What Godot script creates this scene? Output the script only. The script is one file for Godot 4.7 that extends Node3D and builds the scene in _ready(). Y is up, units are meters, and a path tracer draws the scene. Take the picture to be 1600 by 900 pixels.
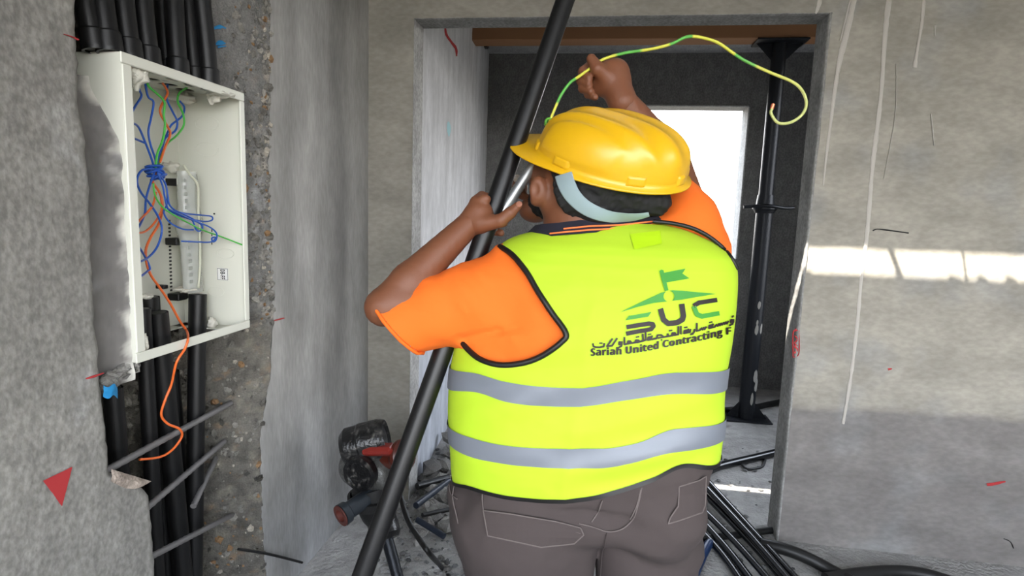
extends Node3D
# A construction-site room: an electrician threads a wire beside an open distribution box.
const EYE := Vector3(0, 1.5, 0)
const FL := 900.0
const XL := -1.135    # plane of the left wall
const ZB := -2.72     # plane of the wall with the doorway
const ZF := -5.3      # far wall of the next room
const TOP := 2.9
var cam_basis := Basis.from_euler(Vector3(deg_to_rad(-7.5), deg_to_rad(8.2), deg_to_rad(2.0)))
var taken := {}
var mats := {}
var nz := FastNoiseLite.new()
var nf := FastNoiseLite.new()
var rng := RandomNumberGenerator.new()

# ---------- a photograph pixel's line of sight met with a plane of the place ----------
func ray(px: float, py: float) -> Vector3:
	return cam_basis * Vector3((px - 800.0) / FL, -(py - 450.0) / FL, -1.0)
func at(px: float, py: float, z: float) -> Vector3:
	var d := ray(px, py)
	return EYE + d * ((z - EYE.z) / d.z)
func lw(px: float, py: float, x := XL) -> Vector3:
	var d := ray(px, py)
	return EYE + d * ((x - EYE.x) / d.x)
func fl(px: float, py: float, y := 0.0) -> Vector3:
	var d := ray(px, py)
	return EYE + d * ((y - EYE.y) / d.y)

# ---------- mesh collector ----------
class MB:
	var v := PackedVector3Array()
	var c := PackedColorArray()
	var i := PackedInt32Array()
	var t := PackedVector2Array()
	func p(a: Vector3, col := Color.WHITE, uv := Vector2.ZERO) -> int:
		v.append(a); c.append(col); t.append(uv)
		return v.size() - 1
	func tri(a: int, b: int, d: int) -> void:
		i.append(a); i.append(b); i.append(d)
	func quad(a: int, b: int, d: int, e: int) -> void:
		i.append_array(PackedInt32Array([a, b, d, a, d, e]))
	func flat(pts: Array, col := Color.WHITE) -> void:   # a flat convex face with its own corners
		var k := v.size()
		for q in pts: p(q, col)
		for j in range(1, pts.size() - 1): tri(k, k + j, k + j + 1)
	func box(at_: Vector3, size: Vector3, b := Basis.IDENTITY, bev := 0.003, col := Color.WHITE) -> void:
		var h := size * 0.5
		bev = minf(bev, minf(h.x, minf(h.y, h.z)) * 0.8)
		var cor := {}
		for sx in [-1, 1]:
			for sy in [-1, 1]:
				for sz in [-1, 1]:
					var e := Vector3(sx * h.x, sy * h.y, sz * h.z)
					cor[Vector3i(sx, sy, sz)] = [at_ + b * (e - Vector3(0, sy, sz) * bev), at_ + b * (e - Vector3(sx, 0, sz) * bev), at_ + b * (e - Vector3(sx, sy, 0) * bev)]
		for ax in 3:
			var a1 := (ax + 1) % 3
			var a2 := (ax + 2) % 3
			for s in [-1, 1]:
				var f := []
				for q in [[-1, -1], [-1, 1], [1, 1], [1, -1]]:
					var k := Vector3i(); k[ax] = s; k[a1] = q[0]; k[a2] = q[1]
					f.append(cor[k][ax])
				if s < 0: f.reverse()
				flat(f, col)
			for s1 in [-1, 1]:
				for s2 in [-1, 1]:
					var k0 := Vector3i(); k0[ax] = -1; k0[a1] = s1; k0[a2] = s2
					var k1 := k0; k1[ax] = 1
					var f := [cor[k0][a1], cor[k1][a1], cor[k1][a2], cor[k0][a2]]
					if s1 * s2 < 0: f.reverse()
					flat(f, col)
		for k in cor:
			var f: Array = cor[k].duplicate()
			if k.x * k.y * k.z < 0: f.reverse()
			f.reverse()
			flat(f, col)
	func tube(path: Array, r, sides := 10, caps := true, col := Color.WHITE, flatten := 1.0) -> void:
		var n := path.size()
		var up := Vector3.UP
		var base := v.size()
		var d0: Vector3 = (path[1] - path[0]).normalized()
		if absf(d0.dot(up)) > 0.9: up = Vector3.RIGHT
		var side := d0.cross(up).normalized()
		for k in n:
			var d: Vector3 = (path[mini(k + 1, n - 1)] - path[maxi(k - 1, 0)]).normalized()
			side = (side - d * side.dot(d)).normalized()
			var w := d.cross(side)
			var rr: float = r[k] if r is Array else r
			for s in sides:
				var a := TAU * s / sides
				p(path[k] + (side * cos(a) + w * sin(a) * flatten) * rr, col, Vector2(float(s) / sides, float(k)))
		for k in n - 1:
			for s in sides:
				var q := base + k * sides
				quad(q + s, q + sides + s, q + sides + (s + 1) % sides, q + (s + 1) % sides)
		if caps:
			for e in [0, n - 1]:
				var f := []
				for s in sides: f.append(v[base + e * sides + s])
				if e == 0: f.reverse()
				f.reverse()
				if e == 0: f.reverse(); flat(f, col)
				else: f.reverse(); f.reverse(); flat(f, col)
	func lathe(origin: Vector3, axis: Vector3, prof: Array, sides := 24, col := Color.WHITE) -> void:   # profile of Vector2(radius, distance along the axis)
		var d := axis.normalized()
		var s := d.cross(Vector3.UP if absf(d.y) < 0.9 else Vector3.RIGHT).normalized()
		var w := d.cross(s)
		for k in prof.size() - 1:
			var q := v.size()
			for e in [prof[k], prof[k + 1]]:
				for j in sides:
					var a := TAU * j / sides
					p(origin + d * e.y + (s * cos(a) + w * sin(a)) * e.x, col)
			for j in sides: quad(q + j, q + sides + j, q + sides + (j + 1) % sides, q + (j + 1) % sides)
	func grid(nu: int, nv: int, fn: Callable, cf = null, turn := false, skip = null) -> void:   # fn(u, v) -> Vector3; cf(point) -> Color
		var b := v.size()
		for j in nv + 1:
			for k in nu + 1:
				var q: Vector3 = fn.call(float(k) / nu, float(j) / nv)
				p(q, cf.call(q) if cf else Color.WHITE, Vector2(float(k) / nu, 1.0 - float(j) / nv))
		for j in nv:
			for k in nu:
				var a := b + j * (nu + 1) + k
				if skip and skip.call((v[a] + v[a + nu + 2]) * 0.5): continue
				if turn: quad(a, a + 1, a + nu + 2, a + nu + 1)
				else: quad(a, a + nu + 1, a + nu + 2, a + 1)
	func rock(o: Vector3, s: Vector3, b: Basis, rg: RandomNumberGenerator, col := Color.WHITE) -> void:
		var pts := []
		for y in [-1, 0, 1]:
			for k in (4 if y else 6):
				var a: float = TAU * k / (4 if y else 6) + y * 0.4 + rg.randf() * 0.5
				var rr: float = (0.62 if y else 1.0) * rg.randf_range(0.75, 1.1)
				pts.append(o + b * (Vector3(cos(a) * rr, y * rg.randf_range(0.6, 0.9), sin(a) * rr) * s))
		# lower ring 0..3, middle 4..9, upper 10..13
		flat([pts[0], pts[1], pts[2], pts[3]], col)
		flat([pts[13], pts[12], pts[11], pts[10]], col)
		for k in 6:
			var l0 := int(k * 4 / 6.0) % 4; var l1 := int((k + 1) * 4 / 6.0) % 4
			var m0 := 4 + k; var m1 := 4 + (k + 1) % 6
			flat([pts[l0], pts[m0], pts[m1]], col)
			if l0 != l1: flat([pts[l0], pts[m1], pts[l1]], col)
			flat([pts[10 + l0], pts[m1], pts[m0]], col)
			if l0 != l1: flat([pts[10 + l0], pts[10 + l1], pts[m1]], col)
	func mesh() -> ArrayMesh:
		var n := PackedVector3Array()
		n.resize(v.size())
		for k in range(0, i.size(), 3):
			var q := (v[i[k + 2]] - v[i[k]]).cross(v[i[k + 1]] - v[i[k]])
			n[i[k]] += q; n[i[k + 1]] += q; n[i[k + 2]] += q
		for k in n.size(): n[k] = n[k].normalized() if n[k].length_squared() > 1e-24 else Vector3.UP
		var a := []
		a.resize(Mesh.ARRAY_MAX)
		a[Mesh.ARRAY_VERTEX] = v; a[Mesh.ARRAY_NORMAL] = n; a[Mesh.ARRAY_COLOR] = c; a[Mesh.ARRAY_TEX_UV] = t; a[Mesh.ARRAY_INDEX] = i
		var m := ArrayMesh.new()
		m.add_surface_from_arrays(Mesh.PRIMITIVE_TRIANGLES, a)
		return m

# ---------- naming ----------
func numbered(called: String, parent: Node) -> String:
	var k := str(parent.get_instance_id()) + called
	taken[k] = taken.get(k, -1) + 1
	return called if taken[k] == 0 else "%s_%03d" % [called, taken[k]]
func tag(o: Node, label: String, category := "", group := "") -> Node:
	o.set_meta("label", label)
	if category: o.set_meta("category", category)
	if group: o.set_meta("group", group)
	return o
func put(called: String, b: MB, m: Material, parent: Node = self) -> MeshInstance3D:
	var o := MeshInstance3D.new()
	o.name = numbered(called, parent)
	o.mesh = b.mesh()
	o.material_override = m
	parent.add_child(o, true)
	return o
func thing(called: String, label: String, category: String, where := Vector3.ZERO, group := "") -> Node3D:
	var o := Node3D.new()
	o.name = numbered(called, self)
	o.position = where
	add_child(o, true)
	tag(o, label, category, group)
	return o
func part(called: String, b: MB, m: Material, root: Node3D) -> MeshInstance3D:   # b is in world axes; the thing stands at root.position
	var off := Vector3.ZERO
	var q: Node = root
	while q is Node3D and q != self:
		off += q.position
		q = q.get_parent()
	for k in b.v.size(): b.v[k] -= off
	return put(called, b, m, root)
func struct(called: String, b: MB, m: Material, label: String) -> MeshInstance3D:
	var o := put(called, b, m)
	o.set_meta("kind", "structure")
	o.set_meta("label", label)
	return o
func single(called: String, b: MB, m: Material, label: String, category: String, group := "") -> MeshInstance3D:
	var o := put(called, b, m)
	tag(o, label, category, group)
	return o

# ---------- shapes ----------
func smooth(pts: Array, n := 6) -> Array:
	var out := []
	for k in pts.size() - 1:
		var a = pts[maxi(k - 1, 0)]; var b = pts[k]; var d = pts[k + 1]; var e = pts[mini(k + 2, pts.size() - 1)]
		for j in n: out.append(b.cubic_interpolate(d, a, e, float(j) / n))
	out.append(pts[-1])
	return out
func lin(tbl: Array, x: float) -> float:    # tbl of Vector2(x, value), x rising
	if x <= tbl[0].x: return tbl[0].y
	for k in range(1, tbl.size()):
		if x <= tbl[k].x:
			return lerpf(tbl[k - 1].y, tbl[k].y, (x - tbl[k - 1].x) / maxf(1e-9, tbl[k].x - tbl[k - 1].x))
	return tbl[-1].y
func soft(tbl: Array, x: float) -> float:   # the same, with smooth knees
	if x <= tbl[0].x: return tbl[0].y
	for k in range(1, tbl.size()):
		if x <= tbl[k].x:
			var t: float = (x - tbl[k - 1].x) / maxf(1e-9, tbl[k].x - tbl[k - 1].x)
			return cubic_interpolate(tbl[k - 1].y, tbl[k].y, tbl[maxi(k - 2, 0)].y, tbl[mini(k + 1, tbl.size() - 1)].y, t)
	return tbl[-1].y
func no1(p: Vector3, f: float) -> float: return nz.get_noise_3dv(p * f * 100.0)
func fb(p: Vector3, f: float) -> float: return nf.get_noise_3dv(p * f * 100.0)
func g(x: float, y := -1.0, z := -1.0) -> Color: return Color(x, y if y >= 0 else x, z if z >= 0 else x)

# ---------- materials ----------
func noise_tex(seed_: int, freq: float, lo: float, hi: float, octaves := 5, normal := false, bump := 4.0, size := 768) -> NoiseTexture2D:
	var t := NoiseTexture2D.new()
	var n := FastNoiseLite.new()
	n.seed = seed_; n.frequency = freq; n.fractal_octaves = octaves
	n.noise_type = FastNoiseLite.TYPE_SIMPLEX_SMOOTH
	t.noise = n; t.width = size; t.height = size; t.seamless = true; t.generate_mipmaps = false
	if normal:
		t.as_normal_map = true; t.bump_strength = bump
	else:
		var gr := Gradient.new()
		gr.set_color(0, Color(lo, lo, lo)); gr.set_color(1, Color(hi, hi, hi))
		gr.offsets = PackedFloat32Array([0.2, 0.8])
		t.color_ramp = gr
	return t
func mat(color: Color, rough := 0.6, metal := 0.0, bumpy: Texture2D = null, bscale := 1.0, tscale := 4.0) -> StandardMaterial3D:
	var m := StandardMaterial3D.new()
	m.albedo_color = color; m.roughness = rough; m.metallic = metal
	m.cull_mode = BaseMaterial3D.CULL_DISABLED
	if bumpy:
		m.normal_enabled = true; m.normal_texture = bumpy; m.normal_scale = bscale
		m.uv1_triplanar = true; m.uv1_world_triplanar = true; m.uv1_scale = Vector3.ONE * tscale
	return m
func masonry(tex: Texture2D, scale: Vector3, bumpy: Texture2D, bscale: float, detail: Texture2D, dscale: Vector3, rough := 0.92) -> StandardMaterial3D:
	var m := mat(Color.WHITE, rough)
	m.vertex_color_use_as_albedo = true
	m.albedo_texture = tex
	m.uv1_triplanar = true; m.uv1_world_triplanar = true; m.uv1_scale = scale
	m.normal_enabled = true; m.normal_texture = bumpy; m.normal_scale = bscale
	if detail:
		m.detail_enabled = true; m.detail_albedo = detail; m.detail_blend_mode = BaseMaterial3D.BLEND_MODE_MUL
		m.detail_uv_layer = BaseMaterial3D.DETAIL_UV_2
		m.uv2_triplanar = true; m.uv2_world_triplanar = true; m.uv2_scale = dscale
	m.metallic_specular = 0.25
	return m

func _ready() -> void:
	camera_and_light()
	make_materials()
	left_wall()
	back_wall()
	next_room()
	shell()
	distribution_box()
	wiring()
	chase_pipes()
	wall_marks()
	steel_prop()
	hammer()
	floor_things()
	rubble()
	worker()
	held_things()

func camera_and_light() -> void:
	nz.seed = 11; nz.frequency = 0.01; nz.fractal_type = FastNoiseLite.FRACTAL_NONE; nz.noise_type = FastNoiseLite.TYPE_SIMPLEX_SMOOTH
	nf.seed = 29; nf.frequency = 0.01; nf.fractal_octaves = 4; nf.noise_type = FastNoiseLite.TYPE_SIMPLEX_SMOOTH
	rng.seed = 7
	var cam := Camera3D.new()
	cam.name = "camera"
	cam.fov = rad_to_deg(2.0 * atan(450.0 / FL))
	cam.near = 0.05
	cam.transform = Transform3D(cam_basis, EYE)
	add_child(cam)
	cam.current = true
	var sky := ProceduralSkyMaterial.new()
	sky.sky_top_color = Color(0.90, 0.94, 1.0); sky.sky_horizon_color = Color(1.0, 0.985, 0.955)
	sky.ground_horizon_color = Color(0.80, 0.79, 0.76); sky.ground_bottom_color = Color(0.62, 0.60, 0.56)
	sky.sky_energy_multiplier = 4.6; sky.ground_energy_multiplier = 2.6
	sky.sun_angle_max = 1.0
	var env := Environment.new()
	env.background_mode = Environment.BG_SKY
	env.sky = Sky.new(); env.sky.sky_material = sky
	env.tonemap_mode = Environment.TONE_MAPPER_LINEAR
	env.tonemap_exposure = 0.33
	env.sdfgi_enabled = true; env.ssao_enabled = true; env.ssil_enabled = true
	var we := WorldEnvironment.new()
	we.name = "world"; we.environment = env
	add_child(we)
	var sun := DirectionalLight3D.new()
	sun.name = "sun"
	sun.light_energy = 44.0; sun.light_color = Color(1.0, 0.97, 0.92); sun.light_angular_distance = 0.5; sun.shadow_enabled = true
	sun.look_at_from_position(Vector3.ZERO, Vector3(0.3, -1.0, -0.385))
	add_child(sun)

func make_materials() -> void:
	var blotch := noise_tex(3, 0.008, 0.90, 1.0)
	var fine := noise_tex(5, 0.03, 0.93, 1.0, 5)
	var grain := noise_tex(8, 0.06, 0, 1, 3, true, 3.0)
	var rough_n := noise_tex(13, 0.035, 0, 1, 5, true, 9.0)
	mats.plaster = masonry(blotch, Vector3(1.1, 0.3, 1.1), grain, 0.14, fine, Vector3(2.6, 0.6, 2.6))
	mats.trowel = masonry(blotch, Vector3(0.4, 0.7, 0.4), grain, 0.12, fine, Vector3(0.8, 1.6, 0.8))
	var mottle := noise_tex(17, 0.022, 0.84, 1.0, 7)
	mats.concrete = masonry(blotch, Vector3(1.7, 1.1, 1.7), rough_n, 0.20, mottle, Vector3(3.3, 2.3, 3.3))
	mats.rubble = masonry(blotch, Vector3(4, 4, 4), rough_n, 1.2, mottle, Vector3(7, 7, 7), 1.0)
	mats.ground = masonry(blotch, Vector3(1.3, 1.3, 1.3), rough_n, 0.7, fine, Vector3(5, 5, 5), 0.95)
	var pl := mat(Color(0.035, 0.035, 0.038), 0.42, 0.0, grain, 0.25, 5.0)
	pl.albedo_color = Color(0.055, 0.055, 0.06)
	mats.black_pipe = pl
	mats.shiny_pipe = mat(Color(0.06, 0.065, 0.075), 0.22)
	mats.dark_steel = mat(Color(0.13, 0.14, 0.16), 0.4, 0.5, rough_n, 0.25, 3.0)
	mats.black = mat(Color(0.05, 0.05, 0.05), 0.5)
	mats.white_steel = mat(Color(0.87, 0.87, 0.82), 0.38)
	mats.plaster_lump = mat(Color(0.86, 0.85, 0.80), 0.9, 0.0, rough_n, 0.8, 8.0)
	mats.rust = mat(Color(0.48, 0.47, 0.47), 0.6, 0.35, rough_n, 0.8, 12.0)
	mats.galv = mat(Color(0.62, 0.63, 0.63), 0.38, 0.7, grain, 0.3, 8.0)
	var dusty := mat(Color.WHITE, 0.28, 0.0, rough_n, 0.3, 2.6)
	var dt := noise_tex(23, 0.010, 0.02, 0.5, 6)
	dt.color_ramp.offsets = PackedFloat32Array([0.60, 1.0])
	dt.color_ramp.set_color(0, Color(0.075, 0.075, 0.08)); dt.color_ramp.set_color(1, Color(0.62, 0.60, 0.57))
	dusty.albedo_texture = dt
	mats.dusty = dusty
	mats.timber = mat(Color(0.55, 0.39, 0.26), 0.8, 0.0, grain, 0.6, 4.0)
	mats.red_paint = mat(Color(0.68, 0.19, 0.20), 0.8)
	mats.red_plastic = mat(Color(0.52, 0.15, 0.12), 0.4)
	mats.blue_paint = mat(Color(0.10, 0.50, 0.72), 0.7)
	mats.drip = mat(Color(0.72, 0.70, 0.67), 0.85, 0.0, rough_n, 0.5, 9.0)
	mats.wire_blue = mat(Color(0.11, 0.33, 0.70), 0.4)
	mats.wire_green = mat(Color(0.28, 0.72, 0.26), 0.4)
	mats.wire_orange = mat(Color(0.90, 0.42, 0.18), 0.4)

# ---------- left wall: near slab, broken chase, plaster beyond ----------
var edge_near := []
var edge_far := []
func wall_edges() -> void:
	for q in [[247, 1100], [247, 900], [243, 830], [238, 772], [205, 745], [176, 738], [172, 690], [166, 640], [163, 600], [158, 540], [150, 460], [149, 400], [146, 320], [141, 240], [134, 190], [129, 150], [127, 110], [124, 60], [122, 20], [125, -10], [128, -200]]:
		var w := lw(q[0], q[1])
		edge_near.append(Vector2(w.y, w.z))
	for q in [[420, 1100], [418, 900], [414, 800], [411, 700], [416, 640], [427, 590], [430, 500], [429, 420], [425, 330], [424, 240], [427, 150], [426, 60], [424, 0], [424, -200]]:
		var w := lw(q[0], q[1])
		edge_far.append(Vector2(w.y, w.z))
func en(y: float) -> float: return lin(edge_near, y) + 0.006 * fb(Vector3(0, y, 3), 9.0) + 0.004 * no1(Vector3(0, y, 9), 40.0)
func ef(y: float) -> float: return lin(edge_far, y) + 0.016 * fb(Vector3(7, y, 3), 7.0) + 0.006 * no1(Vector3(4, y, 9), 35.0)

func left_wall() -> void:
	wall_edges()
	var near_col := func(p: Vector3) -> Color:
		var k := 0.34 + 0.05 * fb(p, 1.6) + 0.035 * fb(p, 7.0)
		var c := Color(k * 1.02, k * 0.985, k * 0.91)
		var white := clampf(fb(p + Vector3(3, 0, 0), 5.0) * 2.0 - 0.55, 0, 0.5) * clampf((en(p.y) + 0.11 - p.z) * 12.0, 0, 1)   # chalky dabs along the broken arris
		return c.lerp(g(0.6), white)
	var wall := MB.new()
	wall.grid(76, 170, func(u: float, v: float) -> Vector3:
		var y := v * TOP
		var z := lerpf(1.4, -0.75, u * 8.0) if u < 0.125 else lerpf(-0.75, en(y), (u - 0.125) / 0.875)
		var q := Vector3(0, y, z)
		var wear := clampf(1.0 - (z - en(y)) / 0.02, 0, 1)
		return Vector3(XL + 0.0018 * fb(q, 6.0) - 0.012 * wear * wear, y, z), near_col)
	wall.grid(10, 170, func(u: float, v: float) -> Vector3:
		var y := v * TOP
		var q := Vector3(u, y, 0)
		return Vector3(XL - 0.012 - 0.3 * u, y, en(y) + 0.02 * u * fb(q, 4.0) + 0.004 * fb(q, 20.0) * sin(PI * u)), near_col)
	struct("wall_left", wall, mats.concrete, "rough grey slab of the left wall, painted with a red triangle")
	wall = MB.new()
	# plaster beyond the chase
	var plas := func(p: Vector3) -> Color:
		var k := 0.36 + 0.05 * fb(Vector3(p.x, p.y * 0.25, p.z), 4.0) + 0.03 * fb(p, 5.0)
		var d := (ef(p.y) - p.z) / (ef(p.y) - ZB)       # 0 at the chase, 1 in the corner
		k *= 1.0 - 0.34 * exp(-pow((d - 0.66) / 0.13, 2.0)) * (0.7 + 0.6 * fb(Vector3(0, p.y * 0.5, p.z), 3.0))   # darker upright strip
		k *= 0.94 + 0.24 * exp(-pow((d - 0.30) / 0.16, 2.0)) * (0.8 + 0.8 * fb(Vector3(3, p.y * 0.4, p.z), 4.0)) + 0.10 * clampf(0.08 - d, 0, 0.08) / 0.08
		var c := Color(k * 1.02, k * 0.99, k * 0.94)
		var floor_tint := clampf(1.0 - p.y / 0.9, 0, 1) * (0.25 + 0.3 * fb(p + Vector3(9, 2, 1), 2.0))  # bluer and darker towards the floor
		return c.lerp(Color(k * 0.72, k * 0.78, k * 0.9), clampf(floor_tint, 0, 0.6))
	wall.grid(70, 190, func(u: float, v: float) -> Vector3:
		var y := v * TOP
		var z := lerpf(ef(y), ZB - 0.02, u)
		var q := Vector3(2, y, z)
		var wear := clampf(1.0 - u * 12.0, 0, 1)
		var bow := 0.03 * smoothstep(0.80, 1.0, u)     # plaster rounds into the corner
		return Vector3(XL + bow * bow * 20.0 + 0.0025 * fb(q, 3.0) - 0.01 * wear * wear, y, z), plas)
	struct("wall_left_plaster", wall, mats.plaster, "smooth streaky grey plaster between the open chase and the room corner")
	# rough masonry in the chase
	var chase := MB.new()
	var brown := func(p: Vector3) -> Color:
		var k := 0.13 + 0.08 * fb(p, 6.0) + 0.06 * fb(p, 22.0)  # base tone lowered to put the shade of the recess in the colour
		var c := Color(k * 1.08, k, k * 0.84)
		var w := clampf(fb(p + Vector3(5, 5, 5), 14.0) * 2.4 - 0.5, 0, 1)
		c = c.lerp(Color(0.36, 0.33, 0.26), w * 0.7)
		var o := clampf(fb(p + Vector3(1, 8, 2), 11.0) * 3.0 - 1.1, 0, 1)
		return c.lerp(Color(0.36, 0.22, 0.12), o)
	chase.grid(80, 230, func(u: float, v: float) -> Vector3:
		var y := v * TOP
		var z := lerpf(-0.92, -2.02, u)
		var q := Vector3(4, y, z)
		var deep := smoothstep(1.20, 1.02, y)
		return Vector3(lerpf(XL - 0.30, XL - 0.235, deep) + (0.012 + 0.035 * deep) * fb(Vector3(4, y * 1.8, z), 5.0) + 0.018 * fb(q, 22.0), y, z), brown)
	var ch := struct("wall_left_chase", chase, mats.rubble, "rough brown broken masonry at the back of the open wall chase")
	# broken shoulder between the chase and the plaster
	var sh := MB.new()
	var agg := func(p: Vector3) -> Color:
		var k := 0.27 + 0.06 * fb(p, 5.0) + 0.06 * fb(p, 25.0)
		var c := Color(k, k * 0.98, k * 0.93)
		var d := (p.z - ef(p.y)) / 0.14
		var edge := clampf(1.15 - d * 1.6, 0, 1)
		var st := clampf(fb(p + Vector3(0, 0, 7), 16.0) * 3.0 - 0.5, 0, 1) * edge
		c = c.lerp(Color(0.55, 0.50, 0.43), st)
		var rust := clampf(fb(p + Vector3(0, 6, 0), 9.0) * 3.0 - 1.0, 0, 1) * edge
		c = c.lerp(Color(0.42, 0.24, 0.12), rust)
		var lime := clampf(fb(Vector3(p.x, p.y * 0.5, p.z) + Vector3(2, 0, 0), 6.0) * 3.0 - 0.5, 0, 1) * smoothstep(1.05, 1.2, p.y) * smoothstep(1.85, 1.6, p.y)
		c = c.lerp(g(0.62), lime * 0.8)
		var low := smoothstep(1.12, 1.02, p.y)
		return c.lerp(brown.call(p) * 1.1, low * 0.8)
	var shoulder := func(u: float, v: float) -> Vector3:
		var y := v * TOP
		var low := smoothstep(1.13, 1.07, y + 0.02 * fb(Vector3(0, 0, u), 9.0))
		var hi := smoothstep(1.83, 1.86, y)
		var x0 := lerpf(XL - 0.075, XL - 0.24, low)
		var z0 := lerpf(-1.742, -1.72, low)
		z0 = lerpf(z0, -1.66, hi)
		var e := ef(y)
		var t := pow(u, lerpf(0.6, 1.5, low))
		var q := Vector3(u * 0.3, y, 1.0)
		var k := sin(PI * clampf(u * 0.96 + 0.02, 0, 1))
		return Vector3(lerpf(x0, XL - 0.011, t) + k * ((0.012 + 0.035 * low) * fb(q, 9.0) + (0.010 + 0.012 * low) * fb(q, 26.0)), y, lerpf(z0, e, u))
	sh.grid(34, 300, shoulder, agg)
	put("broken_shoulder", sh, mats.rubble, ch)
	var ag := MB.new()
	var ar := RandomNumberGenerator.new(); ar.seed = 61
	for k in 900:
		var v := ar.randf_range(0.0, 0.84)
		var low := v * TOP < 1.06
		var u := ar.randf() if low else 1.0 - pow(ar.randf(), 1.8) * 0.75
		var o: Vector3 = shoulder.call(u, v)
		var sz := ar.randf_range(0.003, 0.009) if ar.randf() < 0.8 else ar.randf_range(0.009, 0.017)
		var kk := ar.randf_range(0.20, 0.46) if not low else ar.randf_range(0.08, 0.36)
		var pick := ar.randf()
		var cc := Color(kk, kk * 0.95, kk * 0.85)
		if pick < 0.10: cc = Color(0.36, 0.22, 0.12)
		elif pick < 0.2: cc = Color(0.55, 0.50, 0.42)
		ag.rock(o, Vector3(sz, sz * ar.randf_range(0.5, 1.0), sz * 1.2), Basis.from_euler(Vector3(ar.randf() * 3.0, ar.randf() * 6.0, ar.randf() * 3.0)), ar, cc)
	for k in 420:
		var p := Vector3(0, ar.randf_range(0.1, 1.06), ar.randf_range(-1.36, -1.76))
		var deep := smoothstep(1.20, 1.02, p.y)
		p.x = lerpf(XL - 0.30, XL - 0.235, deep) + (0.012 + 0.035 * deep) * fb(Vector3(4, p.y * 1.8, p.z), 5.0) + 0.018 * fb(Vector3(4, p.y, p.z), 22.0)
		var sz := ar.randf_range(0.004, 0.018)
		var kk := ar.randf_range(0.07, 0.30)
		ag.rock(p, Vector3(sz, sz * 0.7, sz * 1.2), Basis.from_euler(Vector3(ar.randf() * 3.0, ar.randf() * 6.0, ar.randf() * 3.0)), ar, Color(kk * 1.05, kk * 0.97, kk * 0.82))
	put("aggregate", ag, mats.rubble, ch).set_meta("kind", "stuff")
	# mortar packed between the near slab and the box
	var mo := MB.new()
	mo.grid(26, 130, func(u: float, v: float) -> Vector3:
		var y := lerpf(1.045, 1.80, v)
		var e := en(y) + 0.003
		var z1 := lerpf(-1.258, -1.268, u)
		var z := lerpf(e, z1, u)
		var q := Vector3(u * 0.15, y, 2.0)
		var lip := smoothstep(0.55, 1.0, u)
		var topcut := smoothstep(0.74, 1.0, v) * smoothstep(0.3, 0.9, u) * 0.05
		var x := XL - 0.018 - 0.05 * sin(PI * u) + 0.012 * lip - lip * 0.010 * absf(fb(Vector3(0, y, 1), 6.0)) - topcut * 1.5 + 0.014 * fb(q, 5.0) * sin(PI * u) + 0.003 * fb(q, 25.0)
		return Vector3(x, y - 0.02 * sin(PI * u) * (1.0 - v) - 0.05 * topcut * 10.0 * 0.5, z),
		func(p: Vector3) -> Color:
			var k := 0.22 + 0.05 * fb(p, 6.0) + 0.03 * fb(p, 18.0)  # darker base stands in for shade in the hollow by the box
			var c := Color(k * 1.02, k * 0.97, k * 0.92)
			var w := clampf(fb(Vector3(p.x, p.y * 0.6, p.z), 8.0) * 3.0 - 0.75, 0, 1)
			c = c.lerp(g(0.42), w * 0.5)
			var smear := clampf((-1.245 - p.z) / 0.02 + fb(p, 15.0) * 1.2 - 0.55 + smoothstep(1.6, 1.8, p.y) * 0.25, 0, 1)
			return c.lerp(Color(0.72, 0.70, 0.63), smear))
	put("mortar_packing", mo, mats.plaster, ch)
	# the lump of broken mortar that closes the packing at the bottom
	var lump := MB.new()
	var lr := RandomNumberGenerator.new(); lr.seed = 9
	for k in 22:
		var t := k / 21.0
		var o := lw(lerpf(160, 211, t), lerpf(604, 572, t) + lr.randf_range(-7, 4), XL - 0.03)
		var kk := lr.randf_range(0.22, 0.40)
		lump.rock(o, Vector3(0.022, lr.randf_range(0.012, 0.022), lr.randf_range(0.010, 0.018)), Basis.from_euler(Vector3(lr.randf(), lr.randf() * 3.0, lr.randf())), lr, Color(kk, kk * 0.97, kk * 0.9))
	put("mortar_lump", lump, mats.rubble, ch)
	var br := MB.new()
	br.grid(22, 12, func(u: float, v: float) -> Vector3:
		var a := lw(lerpf(174, 237, u), lerpf(752, lerpf(733, 752, u), v) + 12.0 * sin(PI * u) * (1.0 - v), XL + 0.003)
		return a + Vector3(0.008 * sin(PI * u) * sin(PI * v) + 0.004 * fb(a, 25.0), 0, 0),
		func(p: Vector3) -> Color: return Color(0.56, 0.47, 0.40) * (0.9 + 0.5 * fb(p, 20.0)))
	tag(put("broken_mortar", br, mats.rubble, get_node("wall_left")), "pinkish broken mortar edge below the lowest cut")

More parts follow.
